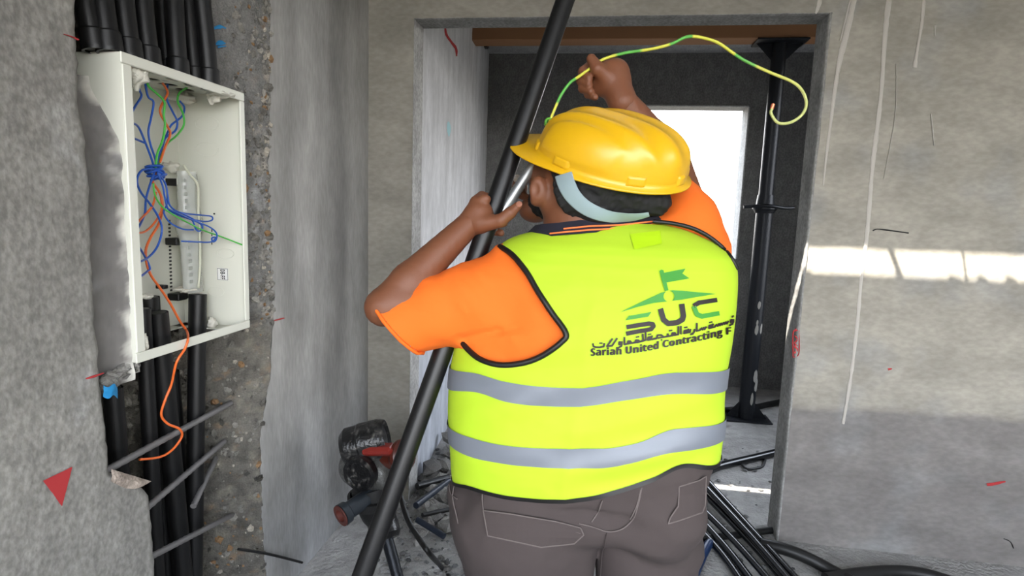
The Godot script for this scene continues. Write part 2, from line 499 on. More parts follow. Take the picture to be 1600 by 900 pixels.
# ---------- the wall with the doorway ----------
const DL := -0.896      # doorway edges on the face of the wall
const DR := 0.927
const DT := 2.378
func back_wall() -> void:
	var col := func(p: Vector3) -> Color:
		var k := 0.375 + 0.03 * fb(Vector3(p.x * 0.5, p.y, p.z), 2.0) + 0.025 * fb(p, 8.0)
		var c := Color(k * 1.07, k * 1.0, k * 0.86)
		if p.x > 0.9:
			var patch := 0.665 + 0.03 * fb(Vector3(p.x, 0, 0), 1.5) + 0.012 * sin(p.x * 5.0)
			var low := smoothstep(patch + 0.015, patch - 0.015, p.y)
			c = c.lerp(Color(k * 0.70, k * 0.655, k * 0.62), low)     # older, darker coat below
			var chalk := clampf(fb(p + Vector3(4, 4, 0), 3.0) * 2.4 - 0.5, 0, 1) * smoothstep(0.66, 0.72, p.y) * smoothstep(0.92, 0.80, p.y)
			c = c.lerp(g(0.55, 0.54, 0.51), chalk * 0.5)
			var grey := clampf(fb(p + Vector3(8, 1, 0), 2.5) * 2.0 - 0.2, 0, 1)
			c = c.lerp(Color(k * 0.92, k * 0.93, k * 0.93), grey * 0.6)
		else:
			c = c.lerp(Color(k * 0.84, k * 0.79, k * 0.70), 0.5)
		return c
	var face := func(p: Vector3) -> Vector3: return p + Vector3(0, 0, 0.0025 * fb(p, 2.0))
	var w := MB.new()
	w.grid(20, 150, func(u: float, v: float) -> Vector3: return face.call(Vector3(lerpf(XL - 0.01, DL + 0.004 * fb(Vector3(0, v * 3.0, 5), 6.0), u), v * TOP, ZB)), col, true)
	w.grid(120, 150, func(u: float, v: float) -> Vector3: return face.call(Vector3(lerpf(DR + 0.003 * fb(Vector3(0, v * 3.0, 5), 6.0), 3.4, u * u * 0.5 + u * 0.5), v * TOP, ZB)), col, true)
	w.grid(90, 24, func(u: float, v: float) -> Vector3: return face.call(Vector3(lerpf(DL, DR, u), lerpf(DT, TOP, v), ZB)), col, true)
	# back of the wall and its thickness
	w.box(Vector3(lerpf(DL, -1.4, 0.5), TOP * 0.5, ZB - 0.1), Vector3(1.4 + DL - 0.02, TOP, 0.055), Basis.IDENTITY, 0.002, g(0.4))
	w.box(Vector3(lerpf(DR, 3.4, 0.5), TOP * 0.5, ZB - 0.1), Vector3(3.4 - DR - 0.02, TOP, 0.055), Basis.IDENTITY, 0.002, g(0.4))
	w.box(Vector3(0, (TOP + DT) * 0.5, ZB - 0.1), Vector3(DR - DL, TOP - DT - 0.02, 0.055), Basis.IDENTITY, 0.002, g(0.4))
	var wall := struct("wall_back", w, mats.trowel, "grey rendered wall with the rough doorway and pale drips")
	# rough door surround: a chamfer, then the reveal
	var tr := MB.new()
	var rc := func(p: Vector3) -> Color:
		var k := 0.33 + 0.09 * fb(Vector3(p.x, p.y * 0.4, p.z), 7.0) + 0.04 * fb(p, 24.0)
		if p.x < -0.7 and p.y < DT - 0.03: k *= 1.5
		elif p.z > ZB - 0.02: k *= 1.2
		return Color(k, k * 0.985, k * 0.95)
	var prof := [[0.0, 0.0], [0.003, 0.006], [0.010, 0.004], [0.013, -0.008], [0.010, -0.030], [0.013, -0.065], [0.014, -0.132]]   # inwards, depth
	var run := func(a: Vector3, b: Vector3, inw: Vector3, n: int, turn: bool) -> void:
		tr.grid(prof.size() - 1, n, func(u: float, v: float) -> Vector3:
			var k := int(round(u * (prof.size() - 1)))
			var q: Vector3 = a.lerp(b, v)
			var rough: float = 0.0035 if k > 0 and k < 6 else 0.0
			return q + inw * (prof[k][0] + rough * fb(q, 9.0) + rough * 0.6 * fb(q + Vector3(k, 0, 0), 28.0)) + Vector3(0, 0, prof[k][1] + rough * fb(q + Vector3(0, k, 0), 16.0)), rc, turn)
	run.call(Vector3(DL, 0, ZB), Vector3(DL, DT, ZB), Vector3(0.35, 0, 0), 120, true)
	run.call(Vector3(DR, 0, ZB), Vector3(DR, DT, ZB), Vector3(-1, 0, 0), 120, false)
	run.call(Vector3(DL, DT, ZB), Vector3(DR, DT, ZB), Vector3(0, -0.4, 0), 90, false)
	struct("trim_1", tr, mats.concrete, "rough chamfered plaster surround of the doorway")

# ---------- the room beyond the doorway ----------
func next_room() -> void:
	var a := MB.new()
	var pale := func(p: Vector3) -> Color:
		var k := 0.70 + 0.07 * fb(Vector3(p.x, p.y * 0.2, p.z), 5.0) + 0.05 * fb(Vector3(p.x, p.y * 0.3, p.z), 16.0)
		k *= lerpf(1.0, 0.8, smoothstep(-4.75, -5.2, p.z))  # far end dimmed in the colour, standing for less light there
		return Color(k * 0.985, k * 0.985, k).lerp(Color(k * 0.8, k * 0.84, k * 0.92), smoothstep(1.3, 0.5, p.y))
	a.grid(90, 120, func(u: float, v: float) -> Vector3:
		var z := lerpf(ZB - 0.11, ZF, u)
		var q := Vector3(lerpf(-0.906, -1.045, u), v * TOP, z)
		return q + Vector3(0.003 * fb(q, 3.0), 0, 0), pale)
	a.box(Vector3(-1.13, TOP * 0.5, -4.07), Vector3(0.1, TOP, 2.45), Basis.IDENTITY, 0.002, g(0.4))
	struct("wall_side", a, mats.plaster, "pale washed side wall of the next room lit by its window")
	var b := MB.new()
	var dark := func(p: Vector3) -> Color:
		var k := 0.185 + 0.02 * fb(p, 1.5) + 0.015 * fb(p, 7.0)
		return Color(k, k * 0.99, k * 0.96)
	var wx0 := 0.16; var wx1 := 1.215; var wy0 := 1.16; var wy1 := 2.457
	for r in [[-1.06, wx0, 0.0, TOP], [wx1, 2.6, 0.0, TOP], [wx0, wx1, 0.0, wy0], [wx0, wx1, wy1, TOP]]:
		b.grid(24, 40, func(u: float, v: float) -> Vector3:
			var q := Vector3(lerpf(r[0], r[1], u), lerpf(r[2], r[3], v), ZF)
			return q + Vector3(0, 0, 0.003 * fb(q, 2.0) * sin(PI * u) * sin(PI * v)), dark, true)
		b.box(Vector3((r[0] + r[1]) * 0.5, (r[2] + r[3]) * 0.5, ZF - 0.105), Vector3(r[1] - r[0], r[3] - r[2], 0.19), Basis.IDENTITY, 0.001, Color(0.4, 0.4, 0.39))
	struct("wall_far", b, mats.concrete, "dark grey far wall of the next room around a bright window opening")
	var s := MB.new()
	for r in [[wx0 - 0.004, 0.012, (wy0 + wy1) * 0.5, wy1 - wy0], [wx1 + 0.004, 0.012, (wy0 + wy1) * 0.5, wy1 - wy0]]:
		s.box(Vector3(r[0], r[2], ZF - 0.09), Vector3(r[1], r[3], 0.21), Basis.IDENTITY, 0.002, Color(0.42, 0.42, 0.41))
	s.box(Vector3((wx0 + wx1) * 0.5, wy0 - 0.004, ZF - 0.09), Vector3(wx1 - wx0, 0.016, 0.21), Basis.IDENTITY, 0.002, Color(0.42, 0.42, 0.41))
	s.box(Vector3((wx0 + wx1) * 0.5, wy1 + 0.004, ZF - 0.09), Vector3(wx1 - wx0, 0.012, 0.21), Basis.IDENTITY, 0.002, Color(0.42, 0.42, 0.41))
	struct("window_1", s, mats.concrete, "plain unglazed window opening in the far wall")
	var r := MB.new()
	for q in [[-2.84, -3.0, 0.0, TOP], [-4.3, -5.3, 0.0, TOP], [-3.0, -4.3, 0.0, 0.75], [-3.0, -4.3, 2.6, TOP]]:  # the gap in this unseen wall is added to brighten the pale wall
		r.box(Vector3(2.3, (q[2] + q[3]) * 0.5, (q[0] + q[1]) * 0.5), Vector3(0.1, q[3] - q[2], q[0] - q[1]), Basis.IDENTITY, 0.001, g(0.4))
	struct("wall_right_beyond", r, mats.concrete, "bare side wall of the next room with an added unseen opening for light")

# ---------- floor, ceiling and the walls behind the photographer ----------
func shell() -> void:
	var f := MB.new()
	var dust := func(p: Vector3) -> Color:
		var k := 0.40 + 0.07 * fb(p, 2.0) + 0.05 * fb(p, 11.0)
		var bits := clampf(fb(p + Vector3(3, 0, 3), 20.0) * 4.0 - 1.6, 0, 1)
		var c := Color(k, k * 0.975, k * 0.94)
		return c.lerp(g(0.12), bits * 0.7)
	f.grid(120, 110, func(u: float, v: float) -> Vector3:
		var q := Vector3(lerpf(-1.45, 3.4, u), 0, lerpf(-1.0, ZF - 0.1, v))
		return q + Vector3(0, 0.004 * fb(q, 4.0) + 0.0015 * fb(q, 25.0), 0), dust)
	f.grid(12, 8, func(u: float, v: float) -> Vector3: return Vector3(lerpf(-1.45, 3.4, u), 0, lerpf(2.5, -1.0, v)), dust)
	f.box(Vector3(0.97, -0.09, -1.5), Vector3(4.9, 0.16, 8.2), Basis.IDENTITY, 0.002, g(0.4))
	struct("floor", f, mats.ground, "dusty grey concrete floor strewn with debris")
	# two slabs with a narrow gap: the sun falls through it onto the doorway wall
	var zu := ZB + (TOP - 1.386) / 2.6
	var zl := ZB + (TOP + 0.12 - 1.283) / 2.6
	var c := MB.new()
	c.box(Vector3(0.97, TOP + 0.06, (zu + ZF - 0.2) * 0.5), Vector3(4.9, 0.12, zu - (ZF - 0.2)), Basis.IDENTITY, 0.001, g(0.45))
	c.box(Vector3(0.97, TOP + 0.06, (zl + 2.0) * 0.5), Vector3(4.9, 0.12, 2.0 - zl), Basis.IDENTITY, 0.001, g(0.45))  # runs out past the parapet as an added overhang against the sun
	c.box(Vector3(-0.98, TOP + 0.06, (zl + zu) * 0.5), Vector3(1.0, 0.12, zl - zu + 0.002), Basis.IDENTITY, 0.0005, g(0.45))
	for q in [[1384, 0.012, 0.06], [1494, 0.006, -0.02]]:
		var h := at(q[0], 405, ZB)
		var top_x: float = h.x - 0.3 * (TOP - h.y)
		c.tube([Vector3(top_x - q[2], TOP + 0.1, zu - 0.1), Vector3(top_x + q[2], TOP + 0.1, zl + 0.1)], q[1], 8, true, g(0.3))
	for k in 26:     # unseen crumbs added on the gap's edge to break up the sun stripe
		var x := rng.randf_range(0.0, 2.6)
		c.rock(Vector3(x, TOP + 0.11, zl + 0.002), Vector3(rng.randf_range(0.01, 0.04), 0.015, rng.randf_range(0.004, 0.014)), Basis.IDENTITY, rng, g(0.4))
	struct("ceiling", c, mats.concrete, "concrete slab overhead with a narrow open joint")
	var r := MB.new()
	r.box(Vector3(3.45, TOP * 0.5, -0.6), Vector3(0.1, TOP, 4.2), Basis.IDENTITY, 0.002, g(0.42))
	struct("wall_right", r, mats.concrete, "bare concrete wall at the right of the room")
	var pa := MB.new()
	pa.box(Vector3(1.0, 0.45, 1.5), Vector3(4.9, 0.9, 0.12), Basis.IDENTITY, 0.002, g(0.42))  # unseen low wall added to keep low light off floor and walls
	struct("wall_rear_added", pa, mats.concrete, "added low parapet, unseen behind the photographer, that blocks low light")
	var l := MB.new()
	l.box(Vector3(-1.5, TOP * 0.5, -1.0), Vector3(0.1, TOP, 4.9), Basis.IDENTITY, 0.002, g(0.35))
	struct("wall_outer", l, mats.concrete, "masonry backing behind the left wall")

# ---------- distribution box ----------
const BN := -1.268    # near and far edges of the box's front
const BF := -1.738
const BT := 1.842
const BB := 1.090
const BX := -1.365    # back of the box
func distribution_box() -> void:
	var root := thing("distribution_box", "open white steel distribution box set in the broken left wall", "electrical box", Vector3(XL, BB, (BN + BF) * 0.5))
	var zc := (BN + BF) * 0.5
	var yc := (BT + BB) * 0.5
	var W := BN - BF
	var H := BT - BB
	var D := XL - BX
	var m: Material = mats.white_steel
	var b := MB.new(); b.box(Vector3(BX, yc, zc), Vector3(0.004, H, W), Basis.IDENTITY, 0.001); part("back_panel", b, m, root)
	b = MB.new(); b.box(Vector3((XL + BX) * 0.5, yc, BF), Vector3(D, H, 0.004), Basis.IDENTITY, 0.001)
	var far := part("side_panel", b, m, root)
	b = MB.new(); b.box(Vector3((XL + BX) * 0.5, yc, BN), Vector3(D, H, 0.004), Basis.IDENTITY, 0.001); part("side_panel", b, m, root)
	# top with its round knockouts
	var top := CSGCombiner3D.new()
	top.name = "top_panel"; top.position = Vector3((XL + BX) * 0.5 - XL, H, 0)
	var slab := CSGBox3D.new(); slab.name = "sheet"; slab.size = Vector3(D, 0.004, W); top.add_child(slab)
	for r in 2:
		for k in 6:
			var hole := CSGCylinder3D.new()
			hole.name = "knockout_%03d" % (r * 6 + k); hole.radius = 0.027; hole.height = 0.03; hole.sides = 20; hole.operation = CSGShape3D.OPERATION_SUBTRACTION
			hole.position = Vector3(0.045 - r * 0.085, 0, 0.178 - k * 0.071)
			top.add_child(hole)
	top.material_override = m
	root.add_child(top)
	# bottom: two strips left of the cut-out
	b = MB.new()
	b.box(Vector3(XL - 0.012, BB, zc), Vector3(0.024, 0.004, W), Basis.IDENTITY, 0.001)
	b.box(Vector3(BX + 0.02, BB, zc), Vector3(0.04, 0.004, W), Basis.IDENTITY, 0.001)
	b.box(Vector3((XL + BX) * 0.5, BB, BF + 0.03), Vector3(D, 0.004, 0.06), Basis.IDENTITY, 0.001)
	part("bottom_panel", b, m, root)
	# rim
	b = MB.new()
	b.box(Vector3(XL + 0.002, BT - 0.011, zc), Vector3(0.006, 0.026, W + 0.012), Basis.IDENTITY, 0.002)
	b.box(Vector3(XL + 0.002, BB + 0.011, zc), Vector3(0.006, 0.026, W + 0.012), Basis.IDENTITY, 0.002)
	b.box(Vector3(XL + 0.002, yc, BN - 0.011), Vector3(0.006, H - 0.049, 0.028), Basis.IDENTITY, 0.002)
	b.box(Vector3(XL + 0.002, yc, BF + 0.006), Vector3(0.006, H - 0.049, 0.024), Basis.IDENTITY, 0.002)
	part("front_rim", b, m, root)
	# sticker on the far side panel
	var zf := BF + 0.0035
	var lab := at(348, 428.5, zf)
	b = MB.new(); b.box(lab, Vector3(0.040, 0.040, 0.0012), Basis.IDENTITY, 0.0004)
	var st := part("sticker", b, mat(Color(0.93, 0.93, 0.92), 0.5), root)
	b = MB.new()
	for e in [[0, 0.0185], [0, -0.0185], [0.0185, 0], [-0.0185, 0]]:
		b.box(lab + Vector3(e[0], e[1], 0.0009), Vector3(0.038 if e[0] == 0 else 0.0012, 0.038 if e[1] == 0 else 0.0012, 0.0006), Basis.IDENTITY, 0.0002)
	part("border", b, mats.black, st)
	var txt := TextMesh.new()
	var font := SystemFont.new(); font.font_names = PackedStringArray(["Droid Sans"]); font.font_weight = 700
	txt.text = "DB-FF"; txt.font = font; txt.font_size = 40; txt.pixel_size = 0.00036; txt.depth = 0.0006
	var te := MeshInstance3D.new(); te.name = "lettering"; te.mesh = txt; te.material_override = mats.black
	te.transform = Transform3D(Basis(Vector3.BACK, -PI / 2) * Basis.from_scale(Vector3(0.85, 1.5, 1)), lab - st.global_position + Vector3(0, 0, 0.001))
	te.position = lab - root.position + Vector3(0, 0, 0.001)
	st.add_child(te)
	# pressed knockout rings and small marks on the far panel
	for q in [[323, 193, 0.036], [323, 233, 0.036], [352, 396, 0.026], [337, 456, 0.026]]:
		var c0 := at(q[0], q[1], BF + 0.0025)
		b = MB.new()
		var path := []
		for k in 25: path.append(c0 + Vector3(cos(TAU * k / 24) * q[2] * 1.15, sin(TAU * k / 24) * q[2] * 0.62, 0))
		b.tube(path, 0.0009, 6, false)
		part("knockout_ring", b, m, root)
	b = MB.new()
	for k in 4: b.box(at(331, lerpf(360, 380, k / 3.0), BF + 0.003), Vector3(0.0035, 0.010, 0.001), Basis.IDENTITY, 0.0003)
	part("ink_mark", b, mats.black, root)
	b = MB.new(); b.lathe(at(335, 334, BF + 0.002), Vector3.BACK, [Vector2(0.003, 0), Vector2(0.003, 0.002), Vector2(0, 0.003)], 10); part("screw", b, mats.black, root)
	# slotted rail on the back panel
	for k in 22:
		b = MB.new()
		b.box(lw(lerpf(264.5, 268, k / 21.0), lerpf(345, 465, k / 21.0), BX + 0.0035), Vector3(0.002, 0.006, 0.009), Basis.IDENTITY, 0.0004)
		part("slot", b, mats.black, root)
	# busbar rail, still in its clear wrap
	var xr := BX + 0.085
	var bar := []
	for k in 9: bar.append(lw(lerpf(289, 300, k / 8.0), lerpf(276, 448, k / 8.0), xr))
	b = MB.new()
	for k in 8:
		var a0: Vector3 = bar[k]; var a1: Vector3 = bar[k + 1]
		b.box((a0 + a1) * 0.5, Vector3(0.03, a0.distance_to(a1) * 0.94, 0.045), Basis.IDENTITY, 0.003)
	var rail := part("busbar", b, mat(Color(0.80, 0.81, 0.78), 0.5), root)
	for k in 16:
		b = MB.new()
		b.box(lw(lerpf(289, 299, k / 15.0), lerpf(282, 440, k / 15.0), xr + 0.017), Vector3(0.002, 0.010, 0.016), Basis.IDENTITY, 0.0006)
		part("terminal", b, mat(Color(0.66, 0.67, 0.65), 0.5), rail)
	b = MB.new()
	b.grid(12, 40, func(u: float, v: float) -> Vector3:
		var a := TAU * u
		var q := lw(lerpf(291, 302, v), lerpf(268, 456, v), xr)
		var wob := 1.0 + 0.25 * fb(Vector3(cos(a), v * 4.0, sin(a)), 0.5) + 0.35 * exp(-pow((v - 0.45) / 0.1, 2))
		return q + Vector3(cos(a) * 0.026 * wob, 0, sin(a) * 0.037 * wob))
	var film := mat(Color(0.93, 0.94, 0.92, 0.30), 0.2)
	film.transparency = BaseMaterial3D.TRANSPARENCY_ALPHA
	part("clear_wrap", b, film, root)
	for q in [[275, 285], [274.5, 377], [278, 463]]:
		b = MB.new(); b.box(lw(q[0], q[1], BX + 0.05), Vector3(0.04, 0.022, 0.045), Basis.IDENTITY, 0.002); part("bracket", b, mats.black, root)
	b = MB.new()
	var loop := []
	for q in [[287, 258], [296, 272], [309, 290], [310, 330], [313, 400], [310, 450]]: loop.append(lw(q[0], q[1], xr + 0.03))
	b.tube(smooth(loop, 5), 0.0035, 7)
	part("edge_seal", b, mat(Color(0.84, 0.84, 0.76), 0.5), root)
	b = MB.new(); b.box(lw(253, 448, BX + 0.02), Vector3(0.03, 0.012, 0.02), Basis.IDENTITY, 0.002); part("bolt", b, mats.dark_steel, root)
	# plaster dabs and paper wads left inside
	var rg := RandomNumberGenerator.new(); rg.seed = 21
	for q in [[209, 116, XL - 0.03, 0.026, 0.034], [332, 152, XL - 0.05, 0.022, 0.018], [345, 147, XL - 0.02, 0.03, 0.010], [286, 154, BX + 0.06, 0.035, 0.014], [268, 261, BX + 0.03, 0.02, 0.016], [288, 452, BX + 0.07, 0.030, 0.010], [305, 464, BX + 0.08, 0.024, 0.008], [226, 463, XL - 0.06, 0.018, 0.007], [331, 505, XL - 0.10, 0.014, 0.020], [223, 535, XL - 0.02, 0.014, 0.022]]:
		b = MB.new()
		var o := lw(q[0], q[1], q[2])
		var sd := rg.randi() % 100
		b.grid(16, 10, func(u: float, v: float) -> Vector3:
			var d := Vector3(sin(PI * v) * cos(TAU * u), cos(PI * v), sin(PI * v) * sin(TAU * u))
			var k: float = 1.0 + 0.9 * fb(d + Vector3(sd, 0, 0), 0.9)
			return o + Vector3(d.x * q[3], d.y * q[4], d.z * q[3]) * k)
		part("plaster_lump", b, mats.plaster_lump, root)

func cable(called: String, m: Material, pts: Array, r: float, label: String, group := "", x := XL - 0.09) -> void:
	var path := []
	for q in pts: path.append(lw(q[0], q[1], x + (q[2] if q.size() > 2 else 0.0)))
	var b := MB.new()
	b.tube(smooth(path, 6), r, 7)
	single(called, b, m, label, "wire", group)

func wiring() -> void:
	var r := 0.0029
	cable("blue_wire", mats.wire_blue, [[214, 118], [218, 140], [221, 150], [212, 165], [203, 180, 0.05]], r, "short blue wire curling to the upper near rim of the white box")
	cable("blue_wire", mats.wire_blue, [[226, 116], [228, 136], [232, 152], [240, 160], [236, 185], [232, 205], [235, 225], [243, 250], [243, 268]], r, "blue wire dropping beside the long green wire into the knot", "", XL - 0.085)
	cable("blue_wire", mats.wire_blue, [[204, 191, 0.05], [216, 198], [226, 220], [236, 246], [241, 262]], r, "blue wire running from the near rim down to the knot")
	cable("blue_wire", mats.wire_blue, [[204, 214, 0.05], [216, 219], [228, 224]], r, "shortest blue wire crossing from the near rim above the knot")
	cable("blue_wire", mats.wire_blue, [[262, 132], [261, 155], [270, 175], [277, 190], [274, 204], [258, 216], [250, 235], [245, 258]], r, "blue wire bowing right under the round knockouts", "", XL - 0.11)
	cable("blue_wire", mats.wire_blue, [[281, 158], [288, 168], [284, 182], [268, 195], [262, 207], [256, 222], [248, 250]], r, "blue wire hooked from the far knockout towards the knot", "", XL - 0.13)
	cable("green_wire", mats.wire_green, [[228, 116], [232, 134], [246, 147], [257, 160], [256, 180], [258, 196], [254, 220], [246, 240], [243, 264]], r * 1.1, "long bright green wire hanging from the first knockout", "", XL - 0.075)
	cable("green_wire", mats.wire_green, [[294, 136], [280, 146], [278, 160], [286, 178], [287, 196], [276, 212], [262, 224], [252, 244], [246, 262]], r, "green wire looping right from the farther knockout", "", XL - 0.12)
	cable("orange_wire", mats.wire_orange, [[254, 130], [262, 145], [252, 165], [251, 178], [262, 198], [266, 210], [258, 230], [250, 254]], r * 1.1, "orange wire wavering down from the top into the knot", "", XL - 0.10)
	cable("blue_wire", mats.wire_blue, [[240, 264], [222, 266], [214, 282], [220, 300], [234, 318], [248, 340], [253, 360], [246, 385], [232, 402], [216, 410, 0.04]], r, "blue wire making the wide loop left of the knot", "", XL - 0.07)
	cable("blue_wire", mats.wire_blue, [[242, 268], [234, 290], [228, 312], [226, 335], [214, 360, 0.04]], r, "blue wire falling left from the knot to the rim", "", XL - 0.075)
	cable("blue_wire", mats.wire_blue, [[214, 381, 0.05], [226, 400], [234, 418], [230, 424], [217, 434, 0.05]], r, "blue wire hooked low at the near rim")
	cable("blue_wire", mats.wire_blue, [[246, 270], [258, 286], [262, 305], [266, 322], [282, 332], [312, 336], [330, 338], [331, 344], [318, 346], [290, 340], [264, 328]], r * 0.85, "blue wire drawn out into the long loop at the right", "", XL - 0.06)
	cable("blue_wire", mats.wire_blue, [[246, 270], [254, 290], [258, 310], [264, 328], [284, 338], [300, 344], [306, 358], [312, 361], [316, 353], [298, 340], [272, 328]], r * 0.85, "blue wire doubled back below the long loop", "", XL - 0.055)
	cable("blue_wire", mats.wire_blue, [[248, 270], [260, 292], [261, 318], [256, 332], [266, 348], [286, 358], [302, 359]], r * 0.85, "lowest blue wire sagging right from the knot", "", XL - 0.065)
	cable("blue_wire", mats.wire_blue, [[262, 326], [296, 342], [326, 354], [338, 364], [338, 374], [333, 378], [331, 372], [337, 371], [330, 378], [308, 378], [284, 377]], r * 0.85, "blue wire knotted by the ink mark and turned back", "", XL - 0.05)
	cable("green_wire", mats.wire_green, [[240, 286], [241, 300], [248, 316], [262, 330], [290, 346], [318, 360], [346, 370], [382, 384, 0.05]], r * 0.8, "thin green wire pulled across to the far rim", "", XL - 0.05)
	cable("orange_wire", mats.wire_orange, [[246, 268], [238, 282], [250, 302], [254, 324], [248, 350], [236, 370], [228, 390], [229, 410], [236, 430], [250, 450], [266, 474], [280, 500], [291, 516], [294, 528, 0.10], [289, 545, 0.105], [276, 566, 0.10], [268, 600, 0.07], [258, 625, 0.06], [252, 648, 0.05], [262, 662, 0.05], [280, 670, 0.06], [284, 682, 0.05], [270, 702, 0.04], [250, 714, 0.03], [218, 718, 0.02]], r * 1.2, "long orange wire hanging out over the lower rim", "", XL - 0.095)
	cable("orange_wire", mats.wire_orange, [[252, 310], [252, 330], [240, 350], [226, 362], [213, 364, 0.04]], r, "orange wire swept from the knot to the near rim", "", XL - 0.08)
	cable("orange_wire", mats.wire_orange, [[244, 300], [238, 322], [224, 338], [212, 350, 0.04]], r, "upper short orange wire ending at the near rim", "", XL - 0.07)
	# the wires' own knot
	var b := MB.new()
	var rg := RandomNumberGenerator.new(); rg.seed = 5
	var c0 := lw(243, 269, XL - 0.085)
	for k in 7:
		var path := []
		var ph := rg.randf() * TAU
		var tilt := Basis(Vector3(rg.randf_range(-1, 1), rg.randf_range(-0.4, 0.4), rg.randf_range(-1, 1)).normalized(), rg.randf_range(-0.7, 0.7))
		for j in 13: path.append(c0 + tilt * Vector3(cos(ph + TAU * j / 12.0) * 0.018, (k - 3) * 0.005, sin(ph + TAU * j / 12.0) * 0.024))
		b.tube(path, 0.0034, 6)
	single("wire_knot", b, mats.wire_blue, "blue wire wound round the bundle as a knot", "wire")

# ---------- black conduits in the chase ----------
func pipe(path: Array, r: float, m: Material, label: String, group: String, collar = null, called := "conduit_pipe") -> Node3D:
	var root := thing(called, label, "pipe", path[-1], group)
	var b := MB.new()
	b.tube(path, r, 20, false)
	b.tube([path[-1], path[-2]], r * 0.82, 20, true)
	part("tube", b, m, root)
	if collar:
		var d: Vector3 = (path[-2] - path[-1]).normalized()
		b = MB.new()
		b.lathe(path[-1], d, [Vector2(r * 0.9, -0.004), Vector2(r * 1.16, -0.004), Vector2(r * 1.18, 0.004), Vector2(r * 1.18, collar - 0.004), Vector2(r * 1.12, collar), Vector2(r * 0.95, collar + 0.001)], 22)
		part("collar", b, m, root)
	return root

func chase_pipes() -> void:
	# above the box: [bottom px, its height, top px, extra depth]
	var above := [[150, 84, 124, 0.055, "first from the near wall edge"], [172, 84, 154, 0.035, "second from the near wall edge"], [204, 92, 188, 0.035, "third from the near wall edge"], [234, 101, 218, 0.04, "fourth from the near wall edge"], [262, 110, 250, 0.10, "set back mid-row"], [279, 115, 270, 0.045, "fifth in the front row"], [305, 122, 290, 0.07, "third from the plaster side"], [328, 128, 308, 0.035, "bent pipe nearest the plaster"]]
	for q in above:
		var foot := lw(q[0], q[1], XL - q[3]); foot.y = BT + 0.004
		var head := lw(q[2], -60, XL - q[3] - 0.03)
		var mid := foot.lerp(head, 0.5) + Vector3(0, 0, 0.004)
		if q[0] == 328: mid = lw(322, 60, XL - q[3] - 0.01)
		pipe(smooth([head, mid, foot], 6), 0.0245 if q[0] != 262 else 0.02, mats.black_pipe, "black plastic conduit over the white box, " + q[4], "conduits above the box", 0.045)
	# below the box: [top px, top y, bottom px at 900, depth]
	var below := [[176, 606, 200, 900, 0.12, "shortest black conduit under the blue tape at the wall edge", 0.024], [233, 464, 262, 900, 0.19, "black conduit reaching highest inside the box's near corner", 0.028], [223, 482, 246, 900, 0.13, "slim black conduit against the near rim of the box", 0.021], [246, 488, 286, 900, 0.125, "black conduit cut lower inside the box, second in the front row", 0.0285], [309, 460, 303, 900, 0.127, "upright black conduit standing apart at the far end of the box", 0.0265], [268, 580, 296, 900, 0.185, "black conduit behind the front row below the box", 0.022]]
	for q in below:
		var a := lw(q[0], q[1], XL - q[4])
		var e := lw(q[2], q[3], XL - q[4] - 0.01)
		var f := e + (e - a) * (e.y / (a.y - e.y)) * 0.98
		pipe(smooth([f, e, a.lerp(e, 0.5), a], 4), q[6], mats.black_pipe, q[5], "conduits below the box", null)
	var rg := RandomNumberGenerator.new(); rg.seed = 3
	var b := MB.new()
	b.grid(10, 8, func(u: float, v: float) -> Vector3:
		var q := lw(lerpf(161, 184, u), lerpf(620, 602, v) + 3.0 * sin(u * 8.0), XL + 0.004)
		return q + Vector3(0.006 * sin(PI * u) + 0.004 * fb(q, 30.0), 0, 0))
	single("tape_scrap", b, mats.blue_paint, "scrap of bright blue tape on the broken wall edge", "tape")
	# bars left in the masonry
	for q in [[[174, 731], [360, 630], 0.0088, "topmost steel bar slanting across the conduits below the box"], [[238, 786], [350, 690], 0.0085, "middle steel bar slanting across the conduits below the box"], [[247, 864], [372, 800], 0.0085, "lowest steel bar slanting across the conduits below the box"], [[302, 791], [345, 700], 0.0085, "short cut stub of steel bar beside the upright conduit"]]:
		var a := lw(q[0][0], q[0][1], XL - 0.03)
		var e := lw(q[1][0], q[1][1], XL - 0.115)
		a += (a - e).normalized() * 0.05
		if q[0][0] == 302:
			a = lw(302, 791, XL - 0.08); e = lw(345, 700, XL - 0.17)
		b = MB.new()
		var path := []
		var rad := []
		for k in 41:
			path.append(a.lerp(e, k / 40.0)); rad.append(q[2] * (1.0 if k % 2 else 1.14))
		b.tube(path, rad, 9)
		single("steel_bar", b, mats.rust, q[3], "steel bar", "reinforcing bars in the chase")
	b = MB.new()
	b.tube(smooth([lw(372, 858, XL - 0.03), lw(420, 866, XL + 0.02), lw(472, 879, XL + 0.05)], 5), 0.005, 7)
	single("wire_stub", b, mats.black, "stub of black wire sticking out low on the plaster", "wire")

